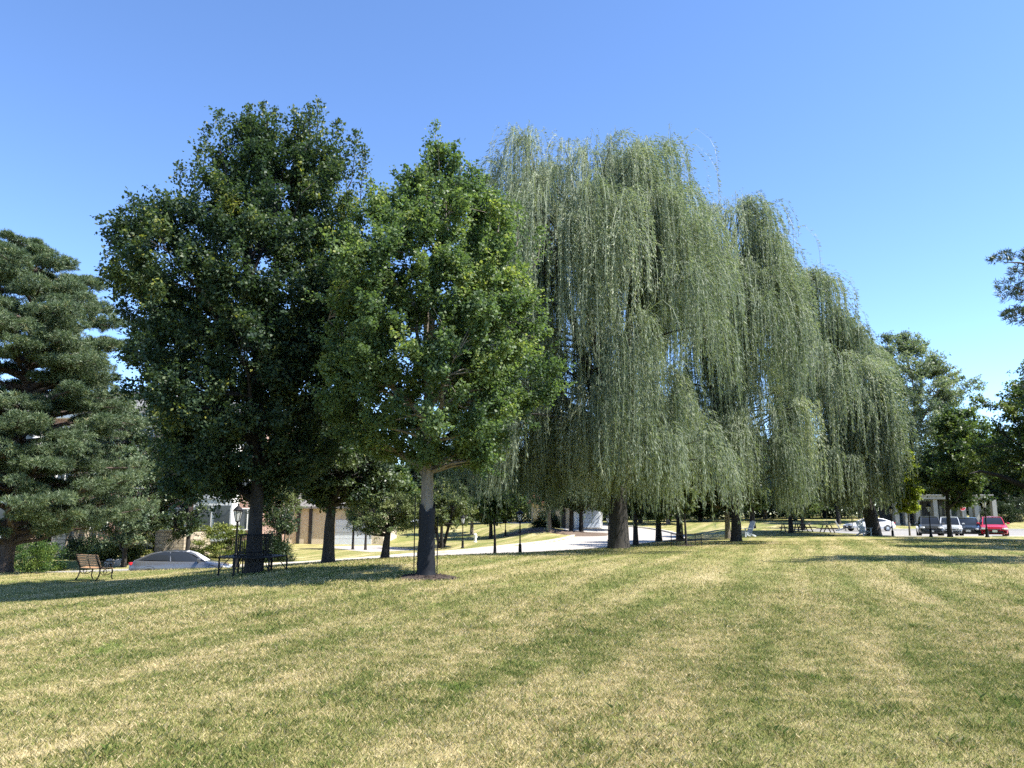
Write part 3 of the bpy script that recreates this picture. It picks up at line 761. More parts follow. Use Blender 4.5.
prof = rows_to_profile([(388, 310, 350), (420, 287, 390), (460, 279, 412), (490, 283, 412), (508, 300, 385)], 26.2, cl[0], cl[2])
broadleaf('crabapple_tree', cl, prof, (BARK_DARK, L_CRAB), 'small dark leaved tree between the ringed elm and the low juniper tree', seed=8,
          ncl=230, nl=200, leaf=(.12, .075), clr=.55, trunk_r=.21, limbs=10, up=.6, lump=.2)
jl = spot(386, 29.5)
prof = rows_to_profile([(490, 372, 412), (503, 348, 436), (518, 340, 432), (533, 346, 424)], 29.5, jl[0], jl[2])
broadleaf('juniper_tree', jl, prof, (BARK_DARK, L_JUNIPER), 'low flat topped juniper tree with a leaning dark trunk, seen left of the guarded trunk', seed=9,
          ncl=110, nl=190, leaf=(.085, .03), clr=.42, trunk_r=.17, limbs=9, up=.25, lump=.25, flat=.6, leanx=.2)

wa = spot(618, 36)
def lump(px, ytop, hw, Y, base, dy=0, ry=None):
    x, z = at(px, ytop, Y); r = hw/768*Y*.96
    return (x-base[0], dy, z-base[2], r, ry or r)
willow('willow_tree', wa, [lump(588, 158, 92, 36, wa, .5, 6.), lump(637, 152, 42, 36, wa, -.5, 4.), lump(536, 160, 56, 36, wa, -.8, 4.), lump(570, 232, 88, 36, wa, -3.6, 4.6), lump(640, 235, 58, 36, wa, -2.6, 4.4), lump(506, 300, 46, 36, wa, -.5, 4.)],
       2.2, (BARK_WILLOW, L_WILLOW), 'largest weeping willow with the thickest trunk, hanging right of the guarded tree', 31, nf=62, ns=38, step=.05, leaf=(.17, .03), trunk_r=.47, fork=3.2)
wb = spot(735, 46)
willow('willow_tree', wb, [lump(722, 212, 60, 46, wb, 0, 4.8), lump(742, 255, 40, 46, wb, -1., 4.), lump(728, 295, 44, 46, wb, -3., 4.), lump(680, 290, 44, 46, wb, -2.5, 4.)],
       2.25, (BARK_WILLOW, L_WILLOW), 'middle weeping willow of the three, between the largest and the shortest', 32, nf=60, ns=36, step=.06, leaf=(.20, .036), trunk_r=.3, trunk_lean=(.2, 0))
wc = spot(872, 58)
willow('willow_tree', wc, [lump(795, 274, 42, 58, wc, 0, 4.2), lump(836, 325, 34, 58, wc, .5, 4.2), lump(802, 360, 44, 58, wc, -3.2, 4.4), lump(840, 400, 24, 58, wc, -2.5, 3.)],
       2.25, (BARK_WILLOW, L_WILLOW), 'shortest weeping willow whose dark trunk stands in front of the white sports car', 36, nf=60, ns=36, step=.07, leaf=(.24, .046), trunk_r=.52, trunk_lean=(-.8, 0), fork=3.5)

pl = spot(10, 31)
prof = rows_to_profile([(232, 8, 40), (262, -36, 92), (300, -78, 128), (350, -90, 140), (400, -110, 134), (450, -125, 147), (500, -125, 149), (528, -90, 118)], 31, pl[0], pl[2])
pine('pine_tree', pl, prof, (BARK_PINE, L_PINE), 'big grey green pine with layered boughs over the park bench and clipped hedge', 41, nb=135, trunk_r=.28, tufts=130, nw=.024, tuft=.19)
px_ = (20.6, 25.5); pr = (px_[0], px_[1], H(*px_))
zs = np.array([3.2, 5, 7.5, 9.5, 11, 12]); rs = np.array([1.6, 2.4, 2.8, 2.2, 1.2, .3])
def brz(px, y, Y):      # one bough reaching a picture position
    x, z = at(px, y, Y); dx, dy = x-pr[0], Y-pr[1]
    return (z-pr[2], math.atan2(dy, dx), math.hypot(dx, dy))
P2 = pine('pine_tree', pr, (zs, np.zeros(6), rs), (BARK_PINE, L_PINE_DARK), 'dark pine whose needle tufts poke into the sky high above the parked cars', 42, nb=46, trunk_r=.24, tufts=75,
          extra=[brz(1004, 262, 24), brz(1010, 285, 24.6), brz(1013, 312, 25)])

ol = spot(1080, 43)
prof = rows_to_profile([(352, 1020, 1110), (380, 992, 1165), (415, 972, 1190), (470, 958, 1190), (494, 985, 1170)], 43, ol[0], ol[2])
oak = broadleaf('oak_tree', ol, prof, (BARK_DARK, L_MAPLE), 'spreading tree with a long dark low limb sweeping in above the red car', seed=14,
          ncl=420, nl=200, leaf=(.17, .11), clr=.8, trunk_r=.4, limbs=14, up=.5, lump=.3, inner=.4)
mb = MB(); pts = []
for px, y in ((1078, 505), (1050, 492), (1024, 486), (1000, 475), (980, 471), (966, 474)):
    x, z = at(px, y, 42); pts.append((x-ol[0], -1.0+.2*math.sin(px), z-ol[2]))
mb.tube([(0, 0, 1.2)]+pts, [.26, .22, .19, .15, .11, .07, .02], 8); mb.build('limb', BARK_DARK, oak, True)
ml = spot(948, 52.5)
prof = rows_to_profile([(403, 945, 972), (425, 928, 992), (460, 918, 1000), (490, 920, 993), (510, 932, 984)], 52.5, ml[0], ml[2])
broadleaf('maple_tree', ml, prof, (BARK_DARK, L_MAPLE), 'dark green roundish tree whose slim trunk rises in front of the silver car', seed=15, ncl=190, nl=130, leaf=(.19, .13), clr=.7, trunk_r=.15, limbs=11, lump=.25)
ll = spot(915, 95)
prof = rows_to_profile([(325, 878, 912), (342, 862, 938), (372, 858, 962), (408, 858, 980), (450, 860, 975), (490, 872, 960)], 95, ll[0], ll[2])
broadleaf('locust_tree', ll, prof, (BARK_GREY, L_LOCUST), 'tall feathery grey green tree rising behind the last willow', seed=16, ncl=460, nl=170, leaf=(.32, .14), clr=1.4, trunk_r=.35, limbs=14, lump=.3, flat=.6, up=.7, inner=.4)
yl = spot(908, 56.2)
prof = rows_to_profile([(447, 900, 912), (466, 895, 922), (495, 892, 925), (512, 896, 922)], 56.2, yl[0], yl[2])
broadleaf('yellow_tree', yl, prof, (BARK_GREY, L_YELLOW), 'small bright yellow green tree tucked behind the edge of the last willow', seed=17, ncl=90, nl=150, leaf=(.16, .11), clr=.45, trunk_r=.07, limbs=7)
ql = spot(442, 62)
prof = rows_to_profile([(476, 430, 455), (494, 412, 474), (513, 405, 482), (526, 412, 474)], 62, ql[0], ql[2])
broadleaf('ornamental_tree', ql, prof, (BARK_DARK, L_ORN), 'light green many stemmed tree on the far lawn, right of the guarded trunk', seed=18, ncl=110, nl=120, leaf=(.19, .1), clr=.6, trunk_r=.22, limbs=9, multi=3)
sl = spot(495, 42)
prof = rows_to_profile([(486, 484, 510), (502, 473, 517), (518, 482, 508)], 42, sl[0], sl[2])
broadleaf('young_tree', sl, prof, (BARK_DARK, L_MAPLE), 'young dark tree on a thin straight trunk before the pale road', seed=19, ncl=50, nl=110, leaf=(.15, .1), clr=.45, trunk_r=.085, limbs=7)
s2 = spot(685, 38.5)
prof = rows_to_profile([(478, 679, 692), (494, 672, 699), (512, 676, 695)], 38.5, s2[0], s2[2])
broadleaf('young_tree', s2, prof, (BARK_DARK, L_ORN), 'young pale tree ringed by mulch and a wire cage', seed=20, ncl=36, nl=110, leaf=(.13, .08), clr=.35, trunk_r=.07, limbs=6)

# two more slim trees by the drive, behind the juniper tree
for px, Y, lab in ((354, 60.5, 'slim tree before the pale blue garage door, left of its pair'), (366.5, 60, 'slim tree nearest the juniper trunk, right of its pair by the driveway')):
    p = spot(px, Y)
    broadleaf('slim_tree', p, (np.array([2.2, 3.2, 4.6, 5.6]), np.zeros(4), np.array([.5, 1.0, .9, .2])), (BARK_DARK, L_JUNIPER), lab, group='slim trees by the driveway', seed=int(px), ncl=36, nl=70, leaf=(.2, .1), clr=.45, trunk_r=.1, limbs=5)

# background shade trees, each with trunk, branches and crown; the copies share their source's meshes
def proto(name, seed, h, r, m, lab, first=.28, lump=.25, z0=2.2, ncl=150, nl=95):
    zs = np.array([z0, z0+.12*h, z0+.35*(h-z0), z0+.65*(h-z0), h*.93, h]); rs = np.array([.45, .85, 1., .82, .4, .08])*r
    return broadleaf(name, (0, 0, 0), (zs, np.zeros(6), rs), m, lab, seed=seed, ncl=ncl, nl=nl, leaf=(.27, .17), clr=.85, trunk_r=.22, limbs=11, lump=lump)
T1 = proto('shade_tree', 51, 9., 3.1, (BARK_DARK, L_WOOD), 'x'); T2 = proto('shade_tree', 52, 10.5, 3.6, (BARK_GREY, L_WOOD), 'x'); T3 = proto('shade_tree', 53, 7.5, 2.7, (BARK_DARK, L_MAPLE), 'x', z0=1.6)
used = set()
def shade(src, px, Y, s, lab, group, y=HOR):
    o = src if id(src) not in used else copy_tree(src); used.add(id(src))
    p = spot(px, Y); place(o, p, random.uniform(0, 6.28), s, lab, group); return o
G1 = 'shade trees behind the willows'
for src, px, Y, s, lab in [
    (T1, 635, 47, .75, 'shade tree whose straight trunk stands just right of the thickest willow trunk'),
    (T3, 658, 52, .95, 'shade tree whose medium trunk stands left of the caged young tree'),
    (T1, 679, 50, 1.0, 'shade tree whose dark thick trunk stands directly behind the caged young tree'),
    (T2, 727, 49.5, .8, 'shade tree with pale grey bark standing close beside a dark willow trunk'),
    (T3, 752, 70, 1.15, 'shade tree with a thin dark trunk beyond the pale grey lawn chair'),
    (T1, 790, 60, .85, 'shade tree whose trunk comes up through the first picnic table'),
    (T3, 802, 80, 1.0, 'shade tree with a thin trunk on the lawn beyond the middle picnic table'),
    (T1, 838, 90, 1.1, 'shade tree whose trunk rises behind the tilted white lawn chair'),
    (T2, 549, 74, 1.0, 'shade tree on the mulched mound in front of the red roofed house'),
    (T1, 571, 76, .95, 'shade tree on the mulched mound at the corner of the red roofed house'),
    (T1, 581, 76.5, 1.05, 'leaning shade tree on the mulched mound before the white garage'),
    (T2, 472, 80, .85, 'shade tree with a grey trunk on the far lawn behind the small white hydrant'),
    (T3, 491, 75, .9, 'shade tree with a short dark trunk beyond the road, behind the young dark tree'),
    (T3, 612, 84, 1.0, 'low dark tree with foliage near the ground beside the white garage')]:
    shade(src, px, Y, s, lab, G1)
G2 = 'far trees in the wooded band'
fl = 'dark green tree in the wooded band that closes the view far behind the lawns'
far_list = [(-140, 95, 1.2), (-70, 90, 1.3), (395, 92, 1.15), (430, 104, 1.2), (465, 100, 1.15), (505, 104, 1.2), (640, 104, 1.3), (668, 98, 1.2), (700, 108, 1.3), (735, 104, 1.25), (765, 112, 1.3), (795, 104, 1.2),
            (825, 116, 1.4), (860, 112, 1.3), (935, 122, 1.6), (985, 118, 1.25), (1018, 112, 1.3), (1065, 110, 1.5), (1120, 100, 1.5), (1190, 96, 1.5), (560, 112, 1.6), (595, 118, 1.6), (320, 96, 1.5), (360, 100, 1.4),
            (410, 118, 1.3), (450, 122, 1.3), (715, 124, 1.4), (780, 128, 1.4), (845, 130, 1.5), (655, 122, 1.4), (520, 124, 1.4)]
for i, (px, Y, s) in enumerate(far_list):
    o = shade((T1, T2, T3)[i % 3], px, Y, s, fl, G2); o.location.z -= 1.0*s; o.scale = (s*1.25, s*1.25, s)

def woods():
    rng = np.random.default_rng(77); n = 60000
    x = rng.uniform(-150, 190, n); y = 138+rng.uniform(-6, 6, n)-.0012*x*x*.6
    top = 7.5+2.2*np.sin(x*.21)+1.6*np.sin(x*.53+1)+1.*np.sin(x*1.3)
    z = top*rng.uniform(0, 1, n)**.8
    g = Hn(x, y)
    pts = np.stack([x, y, g+z], 1)
    s = rng.uniform(.6, 1.3, n)
    me = leaf_mesh('woods', pts, rng.normal(0, 1, (n, 3)), rng.normal(0, .6, (n, 3))+np.array([0, -.3, .7]), .75*s, .5*s, np.clip(rng.normal(.45, .2, n), 0, 1), L_WOOD)
    tag(link('woods', me), kind='stuff')
woods()
def undergrowth():
    rng = np.random.default_rng(78); n = 26000
    x = rng.uniform(-60, 150, n); y = 118+rng.uniform(-2, 2, n); z = (2.6+.9*np.sin(x*.4)+.6*np.sin(x*1.1+2))*rng.uniform(0, 1, n)
    s = rng.uniform(.6, 1.3, n)
    tag(link('undergrowth', leaf_mesh('undergrowth', np.stack([x, y, Hn(x, y)+z], 1), rng.normal(0, 1, (n, 3)), rng.normal(0, .6, (n, 3))+np.array([0, -.3, .7]), .5*s, .32*s, np.clip(rng.normal(.4, .2, n), 0, 1), L_WOOD)), kind='stuff')
undergrowth()
ox = (27.5, 34.0); sb = (ox[0], ox[1], H(*ox))
broadleaf('lawn_tree', sb, (np.array([2.5, 3.5, 6, 8.5, 10.5, 11.5]), np.zeros(6), np.array([2., 3.4, 4., 3.4, 1.8, .4])), (BARK_DARK, L_MAPLE), 'tree past the right edge of the lawn, throwing the broad shadow on the grass', seed=90, ncl=220, nl=110, leaf=(.22, .15), clr=.8, trunk_r=.25, limbs=11)

# ------------------------------------------------------------------ shrubs, walls
hp = spot(30, 44)
shrub('hedge', hp, (1.75, 1.3, 1.75), (BARK_DARK, L_HEDGE), 'clipped boxy bright green hedge under the pine, left of the park bench', 61, nl=13000, leaf=(.1, .06), n_cl=110, clr=.26, box=True, cat='hedge')
for px, Y, size, m, lab, sp, sd in [
    (118, 48, (1.7, 1.2, 1.5), L_JUNIPER, 'shaggy olive juniper bush between the pine boughs and the stone wall', True, 62),
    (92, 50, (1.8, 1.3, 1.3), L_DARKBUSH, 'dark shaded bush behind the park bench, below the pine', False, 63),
    (172, 52.5, (2.2, 1.0, 2.2), L_YEW, 'olive juniper spilling over the top of the stone wall', True, 64),
    (228, 50, (2.1, 1.5, 2.5), L_YEW, 'bright yellow green spreading juniper behind the lamp post and ringed tree', True, 65),
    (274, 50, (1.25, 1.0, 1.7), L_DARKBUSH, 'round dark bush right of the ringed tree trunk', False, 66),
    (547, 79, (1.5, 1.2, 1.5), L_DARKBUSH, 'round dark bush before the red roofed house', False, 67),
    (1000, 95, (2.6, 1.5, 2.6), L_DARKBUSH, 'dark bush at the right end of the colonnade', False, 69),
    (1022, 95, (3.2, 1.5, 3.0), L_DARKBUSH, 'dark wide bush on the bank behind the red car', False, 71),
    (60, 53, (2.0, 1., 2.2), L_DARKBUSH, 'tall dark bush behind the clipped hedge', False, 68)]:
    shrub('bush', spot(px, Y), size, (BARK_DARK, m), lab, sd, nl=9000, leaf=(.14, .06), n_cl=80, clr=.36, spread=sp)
bl = spot(284, 51)
prof = (np.array([1.5, 2.2, 3.0, 3.6]), np.zeros(4), np.array([.6, 1.3, 1.1, .3]))
broadleaf('leggy_tree', bl, prof, (BARK_GREY, L_CRAB), 'leggy many stemmed small tree before the cream wall', seed=70, ncl=40, nl=80, leaf=(.14, .08), clr=.4, trunk_r=.09, limbs=6, multi=4)
for px, px2, Y, h, lab in [(157, 186, 49.5, 1.75, 'sunlit tan stone retaining wall behind the grey sedan'), (54, 68, 51, 1.9, 'short piece of tan stone wall right of the clipped hedge')]:
    a = spot(px, Y); b = spot(px2, Y)
    t = thing('stone_wall', (a[0], a[1], min(a[2], b[2])-.1), lab, 'wall')
    L = b[0]-a[0]
    m = MB(); m.box((L/2, .25, h/2), (L, .5, h)); m.build('wall', M_STONE, t)
    m = MB(); m.box((L-.02, 2.2, h/2-.05), (.4, 3.3, h-.1)); m.build('return_wall', M_STONE, t)
    m = MB(); m.box((L/2, .25, h+.05), (L+.1, .6, .1), bev=.02); m.build('coping', M_STONE_CAP, t)
for i, (px, lab) in enumerate([(114, 'pale flat boulder nearest the park bench, on the shaded bed'), (124, 'pale rounded boulder, the one nearer the grey sedan on the shaded bed')]):
    p = spot(px, 46.5); rng = np.random.default_rng(i)
    m = MB(); ph = rng.uniform(0, 6, 3)
    m.poly([[(r*.42*(1+.2*math.sin(2*w+ph[0])+.1*math.sin(3*w+ph[1]))*math.cos(w), r*.3*(1+.15*math.sin(3*w+ph[2]))*math.sin(w), z) for w in np.linspace(0, 2*PI, 10, endpoint=False)] for r, z in ((.9, -.08), (1, .1), (.85, .25), (.5, .36), (.1, .4))])
    o = m.build('boulder', M_BOULDER, None, True, p); tag(o, lab, 'boulder')

for px, Y, rows, m, lab, sd in [
    (128, 46, [(440, 112, 140), (462, 98, 158), (495, 92, 165), (525, 95, 165), (545, 105, 150)], L_PINE, 'shaggy olive evergreen between the pine and the dark elm', 81),
    (190, 48, [(425, 170, 205), (455, 152, 222), (490, 146, 214), (518, 148, 210), (540, 160, 200)], L_CRAB, 'dark tree hiding the apartment wall above the stone wall', 82),
    (281, 55, [(455, 268, 296), (480, 256, 308), (510, 255, 306), (530, 265, 298)], L_ORN, 'olive small tree standing against the end of the apartment building', 83),
    (118, 50, [(388, 100, 136), (420, 84, 158), (455, 82, 168), (490, 90, 160)], L_CRAB, 'tall dark tree filling the gap between pine and elm before the brick wall', 85),
    (158, 53, [(400, 140, 180), (430, 125, 200), (470, 128, 205), (500, 140, 190)], L_WOOD, 'dark tree directly behind the elm, before the brick wall', 86),
    (60, 54, [(430, 40, 85), (460, 20, 105), (500, 15, 110), (525, 20, 105), (545, 35, 90)], L_CRAB, 'dark tree behind the pine, in front of the apartment wall', 84)]:
    lo_ = spot(px, Y); prof = rows_to_profile(rows, Y, lo_[0], lo_[2])
    broadleaf('screen_tree', lo_, prof, (BARK_DARK, m), lab, seed=sd, ncl=130, nl=130, leaf=(.16, .09), clr=.65, trunk_r=.14, limbs=8, first=.2, lump=.3)

# mulch
o = mound('mulch', (gl[0], gl[1]), .75, .62, .09, M_MULCH, 'stuff', 220, 2)
o = mound('mulch', (s2[0], s2[1]), .6, .5, .07, M_MULCH, 'stuff', 60, 4)
mm = spot(562, 76); mound('mulch_bed', (mm[0], mm[1]), 5.5, 3.2, .25, plain('shaded_mulch', (.12, .085, .06), .95, 0, .4, 8, .6), 'structure', 0, 5)

# tree guard and stake
t = thing('tree_guard', gl, 'black plastic guard wrapped round the lower trunk, with a slim stake', 'tree guard')
m = MB(); rings = []
for i in range(15):
    z = -.02+1.66*i/14; r = (.238 if i % 2 else .228)-.04*min(1, i/8)+.05*(i == 0)
    rings.append([(r*math.cos(w)*(1+.03*math.sin(3*w+i)), r*math.sin(w), z+(.09*math.sin(2*w+1)+.05*math.sin(5*w) if i == 14 else 0)) for w in np.linspace(0, 2*PI, 20, endpoint=False)])
m.poly(rings, cap=False); m.build('sleeve', M_PLASTIC, t, True)
m = MB(); m.tube([(-.27, -.1, -.2), (-.275, -.1, 1.15), (-.27, -.1, 1.9)], .014, 6); m.build('stake', M_BLACK, t)
m = MB(); m.tube([(.25, .1, -.2), (.25, .1, 1.45)], .014, 6); m.build('stake', M_BLACK, t)
# wire cage of the young tree
t = thing('tree_cage', s2, 'low wire cage on thin posts round the mulched young tree', 'tree cage')
for k in range(4):
    a = PI/4+k*PI/2; m = MB(); m.tube([(.85*math.cos(a), .85*math.sin(a), -.1), (.85*math.cos(a), .85*math.sin(a), .62)], .02, 6); m.build('post', M_BLACK, t)
m = MB()
for z in (.3, .58): m.tube([(.85*math.cos(a), .85*math.sin(a), z) for a in [PI/4+k*PI/2 for k in range(5)]], .012, 5)
m.build('wire', M_BLACK, t)

# ------------------------------------------------------------------ ring bench
t = thing('tree_bench', el, 'black metal ring bench with tall back bars, built round the dark elm trunk', 'bench', rz=.26)
N = 6; ro, ri, hs = .88, .44, .44
cor = lambda r, k: (r*math.cos(k*2*PI/N), r*math.sin(k*2*PI/N))
m = MB()
for k in range(N):
    for j in range(5):
        r0 = ri+(ro-ri)*j/5+.01; r1 = ri+(ro-ri)*(j+1)/5-.01
        a, b, c, d = cor(r0, k), cor(r1, k), cor(r1, k+1), cor(r0, k+1)
        m.poly([[(p[0], p[1], z) for p in (a, b, c, d)] for z in (hs-.015, hs+.015)])
m.build('seat', M_BLACK, t)
for k in range(N):
    m = MB(); a = cor(ro-.03, k); m.tube([(a[0], a[1], -.05), (a[0], a[1], hs-.016)], .026, 6)
    l = m.build('leg', M_BLACK, t); m = MB(); b = cor(ri+.03, k); m.tube([(b[0], b[1], -.05), (b[0], b[1], hs-.016)], .022, 6); m.build('inner_leg', M_BLACK, t)
    m = MB(); pts = []
    for s in np.linspace(0, 1, 7): r = ro-.04-.42*s; q = cor(r, k); pts.append((q[0], q[1], .08+.40*math.sin(s*PI/2)))
    m.tube(pts, .012, 5); m.build('brace', M_BLACK, l)
m = MB()
for k in range(N):
    a, b = cor(ri+.02, k), cor(ri+.02, k+1)
    for s in np.linspace(0, 1, 6)[:-1]: m.tube([(a[0]*(1-s)+b[0]*s, a[1]*(1-s)+b[1]*s, hs), ((a[0]*(1-s)+b[0]*s)*.95, (a[1]*(1-s)+b[1]*s)*.95, hs+.57)], .011, 5)
    m.tube([(a[0]*.95, a[1]*.95, hs+.56), (b[0]*.95, b[1]*.95, hs+.56)], .016, 6); m.tube([(a[0], a[1], hs+.12), (b[0], b[1], hs+.12)], .014, 6)
m.build('backrest', M_BLACK, t)

# ------------------------------------------------------------------ park bench (we see its back)
bp = spot(100, 26.5)
t = thing('park_bench', bp, 'wooden slatted park bench with curly black iron ends, alone on the grass', 'bench', rz=math.radians(152)); t.scale = (.9, .9, .95)
W = 1.3   # local: length along x, facing -y
m = MB()
for i in range(5): m.box((0, .02-.1*i+.12, .44-.012*abs(i-2)), (W, .085, .03), bev=.008)
m.build('seat', M_SLAT, t)
m = MB()
for i in range(5): m.box((0, .22+.035*i, .52+.085*i), (W, .025, .075), rx=-.35, bev=.006)
m.build('backrest', M_SLAT, t)
for x, nm in ((-W/2+.06, 'end_frame'), (W/2-.06, 'end_frame')):
    m = MB()
    m.tube([(x, .42, .9), (x, .33, .66), (x, .21, .45), (x, .2, .28), (x, .27, .1), (x, .36, 0)], [.018, .022, .026, .024, .022, .026], 6)
    m.tube([(x, -.34, .0), (x, -.27, .12), (x, -.3, .3), (x, -.27, .42)], [.026, .022, .024, .024], 6)
    m.tube([(x, .22, .41), (x, -.28, .41)], .02, 6)
    m.tube([(x, .3, .64), (x, .05, .67), (x, -.24, .65), (x, -.32, .58), (x, -.27, .52), (x, -.22, .56)], .02, 6)
    m.tube([(x, -.27, .42), (x, -.22, .52), (x, -.16, .62)], .016, 6)
    for cy, cz, r in ((.02, .53, .075), (.0, .29, .09), (-.15, .5, .05), (.14, .5, .05)):
        m.tube([(x, cy+r*math.cos(w)*(1-w/16), cz+r*math.sin(w)*(1-w/16)) for w in np.linspace(0, 2*PI*1.2, 14)], .012, 5)
    m.tube([(x, .2, .3), (x, .1, .2), (x, 0, .19), (x, -.12, .2), (x, -.28, .28)], .014, 5)
    m.build(nm, M_BLACK, t, True)
m = MB(); m.box((0, .285, .66), (.03, .02, .5), rx=-.35); m.build('centre_strap', M_BLACK, t)

# ------------------------------------------------------------------ lamp posts
def make_lamp():
    t = thing('lamp_post', (0, 0, 0), 'x', 'lamp post', 'black lamp posts')
    m = MB(); m.lathe([(.13, -.1), (.13, .06), (.10, .1), (.085, .5), (.095, .53), (.06, .6)], 10); m.build('base', M_BLACK, t, True)
    m = MB(); m.lathe([(.045, .58), (.04, 1.2), (.036, 1.72), (.06, 1.75), (.04, 1.8), (.09, 1.86)], 10); m.build('pole', M_BLACK, t, True)
    m = MB()
    for k in range(6):
        a = 2*PI*(k+.5)/6; m.tube([(.09*math.cos(a), .09*math.sin(a), 1.86), (.175*math.cos(a), .175*math.sin(a), 2.26)], .012, 5)
    m.lathe([(.19, 2.255), (.2, 2.28), (.19, 2.3)], 6); m.lathe([(.1, 1.84), (.105, 1.87)], 6)
    l = m.build('lantern', M_BLACK, t)
    m = MB(); m.lathe([(.085, 1.872), (.163, 2.252)], 6); m.build('pane', M_LANT, l)
    m = MB(); m.lathe([(.21, 2.302), (.12, 2.4), (.05, 2.46), (.03, 2.5), (.035, 2.53), (.01, 2.58)], 12); m.build('cap', M_BLACK, t, True)
    return t
lamp = make_lamp()
for i, (px, Y, s, lab) in enumerate([(238, 30, .95, 'black lamp post with a glass lantern beside the ringed tree bench, nearest lamp post'), (520, 43, .97, 'black lamp post before the pale road, right of the young dark tree'),
        (463, 60, 1.0, 'black lamp post on the far lawn beside the light green rounded tree'), (505.5, 76, 1.0, 'thin distant lamp post across the road, between the young tree and another post'),
        (608, 58, .95, 'black lamp post beside the road, just left of the thickest willow trunk'), (891, 56.5, .92, 'black lamp post right of the willow trunk before the white sports car'),
        (929, 53.5, .9, 'black lamp post in front of the dark grey van'), (985, 52.5, 1.05, 'black lamp post in front of the red car')]):
    o = lamp if i == 0 else copy_tree(lamp); place(o, spot(px, Y), i*.7, s, lab)

